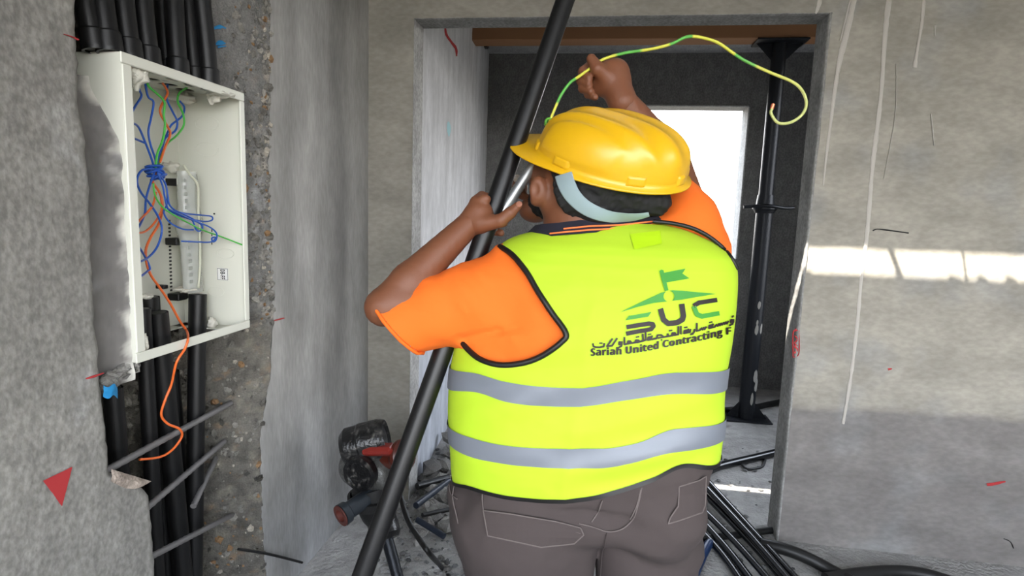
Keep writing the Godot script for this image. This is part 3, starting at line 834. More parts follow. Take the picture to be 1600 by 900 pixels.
# ---------- paint and plaster marks ----------
func strip(wall_pt: Callable, pts: Array, out: Vector3, m: Material, called: String, parent: Node, label := "", relief := 0.002) -> void:   # pts: [px, py, half width in px]
	var c := []
	for q in pts: c.append(Vector3(q[0], q[1], q[2]))
	c = smooth(c, 6)
	var b := MB.new()
	for k in c.size():
		var d: Vector3 = c[mini(k + 1, c.size() - 1)] - c[maxi(k - 1, 0)]
		var nrm: Vector2 = Vector2(-d.y, d.x).normalized() * c[k].z * (1.0 + 0.22 * nz.get_noise_2d(c[k].y * 30.0, c[k].x))
		for j in [-1.0, -0.5, 0.5, 1.0]:
			var q: Vector3 = wall_pt.call(c[k].x + nrm.x * j, c[k].y + nrm.y * j)
			b.p(q + out * (0.0035 + (relief if absf(j) < 0.9 else -0.0015)))
	for k in c.size() - 1:
		for j in 3: b.quad(k * 4 + j, k * 4 + j + 1, k * 4 + j + 5, k * 4 + j + 4)
	var o := put(called, b, m, parent)
	if label: tag(o, label)

func wall_marks() -> void:
	var wb := get_node("wall_back")
	var wl := get_node("wall_left")
	var zp := func(x: float, y: float) -> Vector3: return at(x, y, ZB)
	var xp := func(x: float, y: float) -> Vector3: return lw(x, y, XL)
	var bk := Vector3(0, 0, 1)
	strip(zp, [[1337, -15, 4.5], [1330, 20, 4.2], [1322, 55, 4.0], [1314, 85, 4.5], [1309, 110, 3.2], [1303, 150, 3], [1298, 190, 2.6], [1292, 235, 2], [1286, 290, 1.2]], bk, mats.drip, "plaster_drip", wb)
	strip(zp, [[1328, 0, 1.4], [1318, 40, 1.3], [1312, 64, 1.0]], bk, mats.drip, "plaster_drip", wb)
	strip(zp, [[1391, -15, 5], [1385, 30, 4], [1381, 80, 3.3], [1378, 130, 3.2], [1373, 180, 3], [1368, 220, 3.6], [1363, 260, 3.2], [1359, 310, 3.2], [1354, 370, 3.2], [1346, 430, 3], [1340, 500, 2.8], [1333, 560, 2.6], [1326, 610, 2.8], [1317, 662, 2.2]], bk, mats.drip, "plaster_drip", wb)
	strip(zp, [[1444, -12, 2.6], [1441, 30, 2.5], [1436, 60, 2.5], [1432, 85, 2.6], [1429, 106, 3.4]], bk, mats.drip, "plaster_drip", wb)
	strip(zp, [[1283, -12, 3.8], [1279, 8, 3.6], [1274, 22, 1.6]], bk, mats.drip, "plaster_drip", wb)
	strip(zp, [[1461, 40, 1.8], [1460, 56, 0.6]], bk, mats.drip, "plaster_drip", wb)
	strip(zp, [[1454, 178, 0.8], [1457, 205, 0.9], [1459, 228, 0.6]], bk, mats.drip, "plaster_drip", wb)
	strip(zp, [[1400, 100, 0.7], [1399, 170, 0.6], [1390, 230, 0.6], [1380, 280, 0.5]], bk, mats.drip, "plaster_drip", wb)
	strip(zp, [[1363, 361, 1.0], [1370, 358, 0.8], [1390, 360, 1.2], [1419, 364, 0.9]], bk, mats.black, "scratch", wb)
	strip(zp, [[1541, 757, 2.2], [1552, 756, 2.6], [1570, 752, 0.9]], bk, mats.red_paint, "paint_mark", wb)
	strip(zp, [[1387, 577, 2], [1393, 576, 1]], bk, mats.red_paint, "paint_mark", wb)
	strip(zp, [[1567, 841, 0.8], [1578, 846, 0.8], [1583, 856, 0.9]], bk, mats.black, "scratch", wb)
	# red scribbled writing on the door arris
	for q in [[[1239, 556, 1], [1239, 520, 1.1], [1246, 516, 0.9]], [[1248, 516, 0.8], [1248, 552, 0.9], [1238, 558, 0.8]], [[1241, 524, 1.0], [1246, 530, 1.2], [1241, 536, 1.0], [1246, 540, 1.0]], [[1241, 540, 1.6], [1245, 546, 2.2], [1241, 552, 1.8]], [[1243, 518, 0.8], [1243, 512, 0.7]]]:
		strip(zp, q, bk, mats.red_paint, "paint_mark", wb)
	# red arrow-like triangle on the near wall
	var tri := MB.new()
	var ca := lw(65, 751); var cb := lw(111, 729); var cc := lw(95, 791)
	tri.grid(12, 12, func(u: float, v: float) -> Vector3:
		var q := ca.lerp(cb, u).lerp(cc, v)
		return q + Vector3(0.0035, 0.0012 * fb(q, 30.0), 0.0012 * fb(q + Vector3(1, 0, 0), 30.0)))
	tag(put("paint_mark", tri, mats.red_paint, wl), "red painted triangle low on the near wall")
	strip(xp, [[97, 53, 0.7], [110, 57, 1.0], [121, 62, 1.4]], Vector3(1, 0, 0), mats.red_paint, "paint_mark", wl, "", 0.001)
	strip(xp, [[132, 592, 0.8], [146, 588, 1.8], [160, 583, 1.0]], Vector3(1, 0, 0), mats.red_paint, "paint_mark", wl, "", 0.001)
	strip(xp, [[427, 501, 0.8], [435, 499, 1.2], [443, 497, 0.7]], Vector3(1, 0, 0), mats.red_paint, "paint_mark", wl, "", 0.001)
	var sp := func(x: float, y: float) -> Vector3: return lw(x, y, XL - 0.052)
	for q in [[[331, 45, 1.5], [342, 42, 3.2], [351, 44, 1.2]], [[334, 70, 1], [343, 67, 4], [350, 68, 1.4]], [[338, 74, 1.6], [352, 72, 1.2], [366, 72, 0.7]]]:
		strip(sp, q, Vector3(1, 0, 0), mats.blue_paint, "paint_mark", get_node("wall_left_chase"))
	# marks on the pale side wall of the next room
	var ws := get_node("wall_side")
	var rp := func(x: float, y: float) -> Vector3:
		var d := ray(x, y)
		var n := Vector3(2.47, 0, -0.139).normalized()
		return EYE + d * ((Vector3(-0.906, 0, ZB - 0.11) - EYE).dot(n) / d.dot(n))
	strip(rp, [[695, 40, 1.6], [697, 54, 1.8], [705, 66, 1.8], [712, 76, 2.0], [713, 88, 1.0]], Vector3(1, 0, 0), mats.red_paint, "paint_mark", ws, "", 0.001)
	strip(rp, [[700, 190, 1.2], [701, 200, 3.0], [701, 213, 1.0]], Vector3(1, 0, 0), mat(Color(0.62, 0.78, 0.80), 0.8), "paint_mark", ws, "", 0.001)

# ---------- steel prop and timber beam ----------
func steel_prop() -> void:
	var foot := fl(1174, 655)
	var z := foot.z
	var topp := at(1204, 66, z)
	var x := (foot.x + topp.x) * 0.5 + 0.01
	var root := thing("steel_prop", "black adjustable steel prop standing under the timber beam in the next room", "prop", Vector3(x, 0, z))
	var cy := at(1190, 322, z).y
	var b := MB.new()
	b.box(Vector3(x, 0.006, z), Vector3(0.34, 0.012, 0.2), Basis.IDENTITY, 0.002)
	for s in [-1, 1]: b.flat([Vector3(x + s * 0.05, 0.14, z + 0.004), Vector3(x + s * 0.05, 0.012, z + 0.004), Vector3(x + s * 0.15, 0.012, z + 0.004)]); b.flat([Vector3(x + s * 0.05, 0.14, z - 0.004), Vector3(x + s * 0.05, 0.012, z - 0.004), Vector3(x + s * 0.15, 0.012, z - 0.004)])
	part("base_plate", b, mats.dark_steel, root)
	b = MB.new(); b.lathe(Vector3(x, 0.012, z), Vector3.UP, [Vector2(0.058, 0), Vector2(0.058, cy - 0.05), Vector2(0.055, cy - 0.02), Vector2(0.04, cy - 0.02)], 26); part("outer_tube", b, mats.dark_steel, root)
	b = MB.new(); b.lathe(Vector3(x, cy - 0.05, z), Vector3.UP, [Vector2(0.05, 0), Vector2(0.05, topp.y - cy + 0.04)], 24); part("inner_tube", b, mats.dark_steel, root)
	b = MB.new(); b.lathe(Vector3(x, cy - 0.05, z), Vector3.UP, [Vector2(0.05, 0), Vector2(0.066, 0.0), Vector2(0.075, 0.02), Vector2(0.085, 0.028), Vector2(0.085, 0.05), Vector2(0.062, 0.06), Vector2(0.056, 0.13), Vector2(0.05, 0.13)], 24)
	var nut := part("collar_nut", b, mats.dark_steel, root)
	b = MB.new()
	b.tube(smooth([Vector3(x - 0.16, cy - 0.012, z + 0.05), Vector3(x - 0.10, cy - 0.005, z + 0.05), Vector3(x, cy + 0.002, z + 0.09), Vector3(x + 0.12, cy - 0.01, z + 0.05), Vector3(x + 0.19, cy - 0.005, z + 0.02)], 4), 0.012, 9)
	part("handle", b, mats.dark_steel, nut)
	b = MB.new()
	b.box(Vector3(x, topp.y - 0.002, z), Vector3(0.34, 0.012, 0.2), Basis.IDENTITY, 0.002)
	for s in [-1, 1]: b.flat([Vector3(x + s * 0.05, topp.y - 0.12, z), Vector3(x + s * 0.05, topp.y - 0.005, z), Vector3(x + s * 0.16, topp.y - 0.005, z)])
	part("head_plate", b, mats.dark_steel, root)
	for q in [[1183, 475, 0.018, 0.03], [1180, 502, 0.012, 0.02], [1179, 513, 0.02, 0.04], [1187, 512, 0.014, 0.04], [1178, 585, 0.028, 0.05], [1180, 600, 0.03, 0.05], [1172, 620, 0.02, 0.05]]:
		b = MB.new()
		var c := at(q[0], q[1], z)
		b.grid(8, 8, func(u: float, v: float) -> Vector3:
			var a := (u - 0.5) * 2.0; var e := (v - 0.5) * 2.0
			var dx: float = c.x + a * sqrt(maxf(0, 1 - e * e)) * q[2] * 0.62 * (1.0 + 0.5 * fb(c + Vector3(e, a, 0), 0.8)) - x
			return Vector3(x + dx, c.y + e * q[3] + 0.006 * fb(c + Vector3(a, e, 0), 1.0), z + sqrt(maxf(0.0, 0.0594 * 0.0594 - dx * dx))))
		part("plaster_splash", b, mat(Color(0.55, 0.54, 0.52), 0.9), root)
	b = MB.new()
	var y0 := topp.y + 0.005
	b.box(Vector3(0.75, (y0 + TOP) * 0.5, z), Vector3(3.5, TOP - y0 - 0.004, 0.16), Basis.IDENTITY, 0.004)
	single("timber_beam", b, mats.timber, "long brown timber beam under the slab of the next room", "beam")
	b = MB.new()
	var h := at(758, 52, -5.0)
	b.box(h + Vector3(-0.02, 0.06, 0), Vector3(0.10, 0.36, 0.08), Basis.IDENTITY, 0.01)
	b.tube([h + Vector3(0.05, 0.1, 0.03), h + Vector3(0.05, -0.1, 0.05)], 0.03, 12)
	single("pipe_bracket", b, mats.dark_steel, "dark bracket high in the far corner of the next room", "bracket")

# ---------- demolition hammer leaning in the corner ----------
func hammer() -> void:
	var tip := fl(628, 925)
	tip.y = 0.0
	var z := tip.z - 0.10
	var root := thing("demolition_hammer", "dusty black demolition hammer leaning upright in the corner", "power tool", tip)
	var P := func(x: float, y: float, dz := 0.0) -> Vector3: return at(x, y, z + dz)
	var nose: Vector3 = P.call(602, 832)
	var dir := (nose - tip).normalized()
	var b := MB.new(); b.tube([tip, tip + dir * 0.03, nose], [0.006, 0.023, 0.025], 12); part("chisel", b, mats.dark_steel, root)
	b = MB.new(); b.lathe(nose - dir * 0.03, dir, [Vector2(0.02, 0), Vector2(0.05, 0), Vector2(0.062, 0.02), Vector2(0.062, 0.09), Vector2(0.05, 0.10), Vector2(0.05, 0.14), Vector2(0.056, 0.15), Vector2(0.056, 0.17), Vector2(0.02, 0.175)], 22); part("chuck", b, mats.dusty, root)
	var neck: Vector3 = P.call(592, 800)
	var shoulder: Vector3 = P.call(582, 758)
	b = MB.new(); b.tube(smooth([nose + dir * 0.11, neck, shoulder], 5), [0.056, 0.06, 0.062, 0.064, 0.068, 0.072, 0.076, 0.08, 0.084, 0.086, 0.086], 22); part("barrel", b, mats.black, root)
	# gear housing, under dusty clear film
	b = MB.new()
	var h0: Vector3 = P.call(582, 758); var h1: Vector3 = P.call(574, 700, -0.02)
	b.grid(28, 14, func(u: float, v: float) -> Vector3:
		var a := TAU * u
		var e := h0.lerp(h1, v)
		var k := pow(sin(PI * clampf(v * 0.9 + 0.05, 0, 1)), 0.3)
		var cx := signf(cos(a)) * pow(absf(cos(a)), 0.5); var sz := signf(sin(a)) * pow(absf(sin(a)), 0.5)
		return e + Vector3(cx * 0.115, 0, sz * 0.085) * k + Vector3(1, 1, 1) * 0.006 * fb(e + Vector3(cx, 0, sz) * 0.1, 12.0))
	b.flat([h1 + Vector3(-0.09, 0, 0.07), h1 + Vector3(0.09, 0, 0.07), h1 + Vector3(0.09, 0, -0.07), h1 + Vector3(-0.09, 0, -0.07)])
	part("gear_housing", b, mat(Color(0.36, 0.36, 0.35), 0.22, 0.4, mats.concrete.normal_texture, 0.8, 6.0), root)
	var lid: Vector3 = P.call(561, 741, 0.095)
	b = MB.new(); b.lathe(lid, Vector3(-0.25, -0.1, 1), [Vector2(0.068, -0.03), Vector2(0.072, 0.0), Vector2(0.066, 0.012), Vector2(0.052, 0.012), Vector2(0.048, 0.006), Vector2(0, 0.006)], 24); part("round_cover", b, mats.dusty, root)
	var m0: Vector3 = P.call(540, 700, 0.02); var m1: Vector3 = P.call(604, 684, -0.02)
	var md := (m1 - m0).normalized()
	b = MB.new(); b.lathe(m0, md, [Vector2(0, -0.012), Vector2(0.06, -0.01), Vector2(0.078, 0.01), Vector2(0.08, 0.06), Vector2(0.083, 0.065), Vector2(0.083, 0.14), Vector2(0.074, 0.17), Vector2(0.066, m0.distance_to(m1) - 0.01), Vector2(0, m0.distance_to(m1))], 26); part("motor_housing", b, mats.dusty, root)
	b = MB.new(); b.box(P.call(592, 702, 0.05), Vector3(0.13, 0.035, 0.07), Basis(Vector3.BACK, 0.1), 0.012); part("switch_cover", b, mats.red_plastic, root)
	var k0: Vector3 = P.call(606, 714, 0.0); var k1: Vector3 = P.call(634, 712, 0.03)
	b = MB.new(); b.lathe(k0, k1 - k0, [Vector2(0.04, -0.03), Vector2(0.048, 0.01), Vector2(0.055, 0.05), Vector2(0.066, 0.07), Vector2(0.066, k0.distance_to(k1) - 0.008), Vector2(0.055, k0.distance_to(k1) + 0.006), Vector2(0, k0.distance_to(k1) + 0.008)], 22)
	part("rear_grip", b, mat(Color(0.33, 0.14, 0.10), 0.4), root)
	var g0: Vector3 = P.call(578, 775, 0.05); var g1: Vector3 = P.call(534, 805, 0.16)
	var gd := g1 - g0
	b = MB.new(); b.lathe(g0, gd, [Vector2(0.03, -0.05), Vector2(0.034, 0.0), Vector2(0.034, gd.length() - 0.03), Vector2(0.042, gd.length() - 0.025), Vector2(0.044, gd.length()), Vector2(0.036, gd.length() + 0.002), Vector2(0.034, gd.length() - 0.02), Vector2(0, gd.length() - 0.02)], 22)
	var grip := part("side_grip", b, mat(Color(0.16, 0.18, 0.20), 0.35), root)
	b = MB.new(); b.lathe(g0 + gd * 0.98, gd, [Vector2(0.026, 0.004), Vector2(0.042, 0.006), Vector2(0.042, 0.010), Vector2(0.026, 0.010), Vector2(0.024, -0.01), Vector2(0.0, -0.012)], 20); part("grip_end", b, mat(Color(0.36, 0.17, 0.14), 0.5), grip)
	b = MB.new(); b.lathe(P.call(580, 778, 0.01), Vector3(0, 1, 0.05), [Vector2(0.084, -0.02), Vector2(0.094, -0.016), Vector2(0.094, 0.016), Vector2(0.084, 0.02)], 26)
	part("clamp_band", b, mats.black, root)
	var cb := MB.new()
	var c0 := fl(690, 892)
	cb.tube(smooth([P.call(612, 730, 0.03), P.call(620, 745, 0.06), P.call(626, 775, 0.12), P.call(637, 812, 0.24), at(655, 842, z + 0.30), at(672, 866, z + 0.34), Vector3(c0.x, 0.016, c0.z), fl(704, 915) + Vector3(0, 0.012, 0), fl(690, 970) + Vector3(0, 0.012, 0)], 6), 0.0095, 10)
	single("power_cord", cb, mats.black, "black rubber cord hanging from the demolition hammer to the floor", "cord")

# ---------- hoses and pipes on the floor ----------
func floor_things() -> void:
	var hose := func(called: String, pts: Array, r: float, m: Material, label: String, cat: String, group := "") -> void:
		var path := []
		for q in pts: path.append(fl(q[0], q[1], r + (q[2] if q.size() > 2 else 0.0)) )
		var b := MB.new()
		b.tube(smooth(path, 6), r, 12)
		single(called, b, m, label, cat, group)
	hose.call("black_hose", [[1040, 752], [1090, 744], [1120, 730], [1150, 722], [1185, 714], [1225, 704]], 0.024, mats.shiny_pipe, "thick black hose lying across the next room's floor", "hose")
	hose.call("black_hose", [[1070, 646], [1130, 641], [1170, 638], [1200, 632], [1240, 624]], 0.024, mats.black, "farther black hose passing behind the prop's base", "hose")
	hose.call("wire_scrap", [[1160, 727], [1168, 733], [1180, 732], [1192, 728], [1196, 716]], 0.008, mats.black, "scrap of bent wire beside the thick black hose", "wire")
	hose.call("plastic_cable", [[1050, 848], [1100, 841], [1150, 836], [1200, 829], [1240, 826]], 0.016, mats.black, "black cable lying on the threshold under the pipe bundle", "cable")
	hose.call("black_hose", [[1190, 850, 0.02], [1225, 858, 0.03], [1262, 872, 0.02], [1300, 892], [1360, 925]], 0.026, mats.black, "black hose trailing right along the foot of the rendered wall", "hose")
	hose.call("black_hose", [[1290, 905], [1340, 897], [1400, 893], [1450, 899], [1500, 915]], 0.026, mats.black, "black hose bulging up at the right end of the wall's foot", "hose")
	var names := ["first from the wall", "second from the wall", "third from the wall", "fourth from the wall", "fifth from the wall", "nearest the worker's leg"]
	var ends := [[[1106, 752], [1195, 850], [1290, 955]], [[1100, 758], [1180, 845], [1265, 945]], [[1104, 776], [1175, 850], [1240, 925]], [[1094, 792], [1150, 848], [1215, 922]], [[1090, 806], [1140, 862], [1190, 928]], [[1088, 822], [1130, 868], [1170, 925]]]
	for k in 6:
		var y: float = 0.018 + [0.032, 0.05, 0.016, 0.04, 0.014, 0.0][k]
		var path := []
		for q in ends[k]: path.append(fl(q[0], q[1], y))
		path.push_front(path[0] + (path[0] - path[1]).normalized() * 0.25)
		pipe(smooth(path, 5), 0.0155, mats.shiny_pipe, "glossy black conduit in the bundle on the floor behind the trousers, " + names[k], "loose conduits on the floor", null, "loose_conduit")
	hose.call("blue_pipe", [[1086, 895], [1098, 868], [1106, 852], [1110, 848]], 0.02, mat(Color(0.10, 0.19, 0.34), 0.4), "short blue plastic pipe under the conduit bundle", "pipe")

func rubble() -> void:
	var rg := RandomNumberGenerator.new(); rg.seed = 44
	var shapes := []
	for k in 5:
		var b := MB.new()
		var k0 := 0.21 + 0.06 * k
		b.rock(Vector3.ZERO, Vector3(0.06, 0.035, 0.05), Basis.IDENTITY, rg, Color(k0, k0 * 0.96, k0 * 0.90))
		shapes.append(b.mesh())
	# [px, py, size] of the pieces heaped along the side wall behind the threshold
	var spots := []
	for k in 34:
		var t := rg.randf()
		spots.append([lerpf(655, 705, rg.randf()) , lerpf(690, 840, t), lerpf(0.9, 1.5, rg.randf())])
	for k in 10: spots.append([rg.randf_range(560, 720), rg.randf_range(838, 896), rg.randf_range(0.25, 0.5)])
	for q in spots:
		var o := MeshInstance3D.new()
		o.name = numbered("rubble_stone", self)
		o.mesh = shapes[rg.randi() % 5]
		o.material_override = mats.rubble
		var f := fl(q[0], q[1])
		var wall_x := -0.906 - (ZB - 0.11 - f.z) * 0.056
		if f.z < ZB and f.x < wall_x + 0.07: f.x = wall_x + rg.randf_range(0.06, 0.2)
		var hgt: float = 0.02 * q[2]
		if f.z < ZB - 0.15 and f.x < wall_x + 0.22 and rg.randf() < 0.5: hgt += 0.05
		o.transform = Transform3D(Basis.from_euler(Vector3(rg.randf_range(-0.5, 0.5), rg.randf() * TAU, rg.randf_range(-0.5, 0.5))) * Basis.from_scale(Vector3.ONE * q[2]), Vector3(f.x, hgt, f.z))
		add_child(o, true)
		if f.z < ZB + 0.1: tag(o, "broken lump of concrete in the rubble heap along the pale side wall", "rubble", "rubble heaped by the side wall")
		else: tag(o, "small broken lump of concrete on the open floor near the hammer's chisel", "rubble", "loose rubble near the hammer")
	for q in [[[650, 790], [700, 752], 0.016, "dark blue offcut of conduit on top of the rubble heap"], [[652, 760], [700, 746], 0.018, "black offcut of conduit at the back of the rubble heap"], [[652, 812], [694, 838], 0.014, "grey blue offcut of conduit at the foot of the rubble heap"], [[660, 805], [705, 795], 0.011, "thin black offcut of conduit in the middle of the rubble heap"]]:
		var b := MB.new()
		b.tube([fl(q[0][0], q[0][1], 0.08), fl(q[1][0], q[1][1], 0.06)], q[2], 12)
		single("conduit_offcut", b, mat(Color(0.12, 0.15, 0.2) if q[2] != 0.018 and q[2] != 0.011 else Color(0.06, 0.06, 0.06), 0.4), q[3], "pipe", "offcuts in the rubble")
	var gm := MB.new()
	for k in 420:
		var px := rg.randf_range(560, 1240); var py := rg.randf_range(700, 930)
		if px > 740 and px < 1085: px = rg.randf_range(620, 740)
		var f := fl(px, py)
		if f.z > ZB and f.z < -2.3 and f.x < -0.95: continue
		if f.x > 0.9 and f.z > ZB - 0.14 and f.z < ZB + 0.02: continue
		var s := rg.randf_range(0.004, 0.014)
		var k0 := rg.randf_range(0.10, 0.45)
		gm.rock(f + Vector3(0, s * 0.4, 0), Vector3(s * 1.4, s * 0.7, s), Basis(Vector3.UP, rg.randf() * TAU), rg, g(k0))
	var gr := single("gravel", gm, mats.rubble, "small crumbs of broken plaster scattered over the floor", "gravel")
	gr.set_meta("kind", "stuff")

# ---------- smooth fields for bodies and clothes ----------
# a shape is [kind, a, b, ra, rb, squash, blend]: kind 0 tapered capsule, 1 ellipsoid (b = radii), 2 the torso; kind 10/11 cut away
func sd(s: Array, p: Vector3) -> float:
	var kind: int = s[0] % 10
	if kind == 0:
		var q: Vector3 = (p - s[1]) * s[5]
		var ba: Vector3 = (s[2] - s[1]) * s[5]
		var h := clampf(q.dot(ba) / maxf(ba.length_squared(), 1e-9), 0.0, 1.0)
		return (q - ba * h).length() - lerpf(s[3], s[4], h)
	if kind == 1:
		var q: Vector3 = (p - s[1]) / s[2]
		var k0 := q.length()
		var k1: float = (q / s[2]).length()
		return k0 * (k0 - 1.0) / maxf(k1, 1e-6)
	var t := torso(p.y)
	var e: float = s[3]
	var w: float = t[1] - e
	var d: float = t[3] - e
	if w < 0.01 or d < 0.01: return 0.2
	var rho := pow(pow(absf(p.x - t[0]) / w, TN) + pow(absf(p.z - t[2]) / d, TN), 1.0 / TN)
	return maxf((rho - 1.0) * minf(w, d), maxf(p.y - s[1].y, s[2].y - p.y))
func mixd(a: float, b: float, k: float, cut: bool) -> float:
	if cut:
		var h := clampf(0.5 - 0.5 * (a + b) / k, 0.0, 1.0)
		return lerpf(a, -b, h) + k * h * (1.0 - h)
	var h2 := clampf(0.5 + 0.5 * (a - b) / k, 0.0, 1.0)
	return lerpf(a, b, h2) - k * h2 * (1.0 - h2)
func field(shapes: Array, p: Vector3) -> float:
	var v := 1.0
	for s in shapes: v = mixd(v, sd(s, p), s[6], s[0] >= 10)
	return v
func hit(shapes: Array, px: float, py: float, start := 0.8) -> Vector3:   # where the line of sight meets a shape
	var d := ray(px, py).normalized()
	var t := start
	for k in 90:
		var f := field(shapes, EYE + d * t)
		if f < 0.0004 or t > 3.0: break
		t += maxf(f * 0.7, 0.0003)
	return EYE + d * t
func fnormal(shapes: Array, p: Vector3) -> Vector3:
	var e := 0.004
	return Vector3(field(shapes, p + Vector3(e, 0, 0)) - field(shapes, p - Vector3(e, 0, 0)), field(shapes, p + Vector3(0, e, 0)) - field(shapes, p - Vector3(0, e, 0)), field(shapes, p + Vector3(0, 0, e)) - field(shapes, p - Vector3(0, 0, e))).normalized()
func reach(s: Array) -> AABB:
	if s[0] % 10 == 1: return AABB(s[1] - s[2], s[2] * 2.0)
	if s[0] % 10 == 2: return AABB(Vector3(-0.5, s[2].y, -1.62), Vector3(1.0, s[1].y - s[2].y, 0.5))
	var r: Vector3 = Vector3.ONE * maxf(s[3], s[4]) / Vector3(minf(s[5].x, 1.0), minf(s[5].y, 1.0), minf(s[5].z, 1.0))
	return AABB(s[1] - r, r * 2.0).merge(AABB(s[2] - r, r * 2.0))
func nets(b: MB, shapes: Array, cell: float, wrinkle = null, inside = null) -> void:   # adds the surface to b; inside(p) -> bool keeps a vertex's cell
	var box := reach(shapes[0])
	for s in shapes: if s[0] < 10: box = box.merge(reach(s))
	box = box.grow(cell * 3.0 + 0.012)
	var nx := int(box.size.x / cell) + 2; var ny := int(box.size.y / cell) + 2; var nzz := int(box.size.z / cell) + 2
	var f := PackedFloat32Array(); f.resize(nx * ny * nzz); f.fill(1.0)
	for s in shapes:
		var rb: AABB = reach(s).grow(cell * 2.0 + s[6] + 0.012)
		var lo := ((rb.position - box.position) / cell).floor()
		var hi := ((rb.end - box.position) / cell).ceil()
		for y in range(maxi(0, int(lo.y)), mini(ny, int(hi.y))):
			for z in range(maxi(0, int(lo.z)), mini(nzz, int(hi.z))):
				var row := (y * nzz + z) * nx
				for x in range(maxi(0, int(lo.x)), mini(nx, int(hi.x))):
					f[row + x] = mixd(f[row + x], sd(s, box.position + Vector3(x, y, z) * cell), s[6], s[0] >= 10)
	if wrinkle:
		for y in ny:
			for z in nzz:
				for x in nx:
					var k := (y * nzz + z) * nx + x
					if absf(f[k]) < 0.03: f[k] += wrinkle.call(box.position + Vector3(x, y, z) * cell)
	var ids := PackedInt32Array(); ids.resize(nx * ny * nzz); ids.fill(-1)
	var st := [1, nzz * nx, nx]     # x, y, z strides
	for y in ny - 1:
		for z in nzz - 1:
			for x in nx - 1:
				var k := (y * nzz + z) * nx + x
				var m := 0
				for c in 8:
					if f[k + (c & 1) + ((c >> 1) & 1) * st[1] + ((c >> 2) & 1) * st[2]] < 0.0: m |= 1 << c
				if m == 0 or m == 255: continue
				var sum := Vector3.ZERO
				var n := 0
				for e in 12:
					var ax := e >> 2
					var o1 := e & 1; var o2 := (e >> 1) & 1
					var c0: int
					if ax == 0: c0 = (o1 << 1) | (o2 << 2)
					elif ax == 1: c0 = o1 | (o2 << 2)
					else: c0 = o1 | (o2 << 1)
					var c1 := c0 | (1 << ax)
					if ((m >> c0) & 1) == ((m >> c1) & 1): continue
					var va := f[k + (c0 & 1) + ((c0 >> 1) & 1) * st[1] + ((c0 >> 2) & 1) * st[2]]
					var vb := f[k + (c1 & 1) + ((c1 >> 1) & 1) * st[1] + ((c1 >> 2) & 1) * st[2]]
					var q := Vector3(c0 & 1, (c0 >> 1) & 1, (c0 >> 2) & 1)
					q[ax] += va / (va - vb)
					sum += q; n += 1
				var pt := box.position + (Vector3(x, y, z) + sum / n) * cell
				if inside and not inside.call(pt): continue
				ids[k] = b.p(pt)
	for y in range(1, ny - 1):
		for z in range(1, nzz - 1):
			for x in range(1, nx - 1):
				var k := (y * nzz + z) * nx + x
				var s0 := f[k] < 0.0
				for ax in 3:
					if s0 == (f[k + st[ax]] < 0.0): continue
					var u: int = st[(ax + 1) % 3]; var w: int = st[(ax + 2) % 3]
					var a := ids[k]; var c := ids[k - u]; var d := ids[k - u - w]; var e := ids[k - w]
					if a < 0 or c < 0 or d < 0 or e < 0: continue
					if s0: b.quad(a, e, d, c)
					else: b.quad(a, c, d, e)

# ---------- the worker ----------
const TN := 2.35
const WZ := -1.40
var tor_x := []; var tor_w := []; var tor_z := []; var tor_d := []
var tor_rows := []
func torso(y: float) -> Array:     # [centre x, half width, centre z, half depth] of the vest at height y
	var k := (y - 0.55) * 400.0
	var i := clampi(int(k), 0, tor_rows.size() - 2)
	var t := clampf(k - i, 0.0, 1.0)
	var a: Array = tor_rows[i]; var b: Array = tor_rows[i + 1]
	return [lerpf(a[0], b[0], t), lerpf(a[1], b[1], t), lerpf(a[2], b[2], t), lerpf(a[3], b[3], t)]
func torso_table() -> void:
	# pixel rows of the vest's outline: [y, left, right, half depth, centre depth]
	var rows := [[900, 740, 1085, 0.12, -1.40], [790, 716, 1098, 0.135, -1.40], [755, 708, 1106, 0.15, -1.40], [725, 707, 1114, 0.155, -1.395], [690, 706, 1123, 0.158, -1.39], [645, 704, 1129, 0.158, -1.39], [600, 706, 1130, 0.156, -1.39], [560, 712, 1134, 0.152, -1.39], [520, 722, 1141, 0.148, -1.39], [480, 734, 1147, 0.142, -1.395], [440, 750, 1152, 0.134, -1.405], [412, 764, 1153, 0.125, -1.415], [395, 776, 1146, 0.115, -1.42], [384, 788, 1134, 0.105, -1.425], [374, 808, 1120, 0.092, -1.43], [366, 838, 1100, 0.080, -1.432], [357, 880, 1076, 0.064, -1.435], [350, 925, 1046, 0.045, -1.44], [344, 955, 1015, 0.02, -1.44]]
	for r in rows:
		var a := at(r[1], r[0] - 7, WZ); var b := at(r[2], r[0] + 7, WZ)
		var y := (a.y + b.y) * 0.5
		tor_x.append(Vector2(y, (a.x + b.x) * 0.5)); tor_w.append(Vector2(y, (b.x - a.x) * 0.5)); tor_z.append(Vector2(y, r[4])); tor_d.append(Vector2(y, r[3]))
	for k in 480:
		var y := 0.55 + k / 400.0
		tor_rows.append([soft(tor_x, y), maxf(soft(tor_w, y), 0.005), soft(tor_z, y), maxf(soft(tor_d, y), 0.005)])
func fold(x: float, y: float) -> float:      # the vest's creases
	var q := Vector3(x, y, 0)
	var e := 0.0075 * fb(Vector3(x * 0.8, y * 1.5, 1), 3.0) + 0.0022 * fb(q, 9.0)
	var c := x + 0.02 - 0.1 * (y - 1.1)
	e += 0.0035 * exp(-c * c / 0.00012) * smoothstep(1.40, 1.25, y)       # pressed crease down the middle
	var d := (y - 1.10) * 0.8 - (x + 0.28) * 0.35
	e += 0.007 * sin(d * 70.0) * exp(-d * d * 60.0) * smoothstep(0.05, -0.25, x)
	var h := (y - 0.93) - (x - 0.05) * 0.28
	e += 0.009 * sin(h * 60.0) * exp(-h * h * 90.0) * smoothstep(-0.15, 0.15, x)
	return e
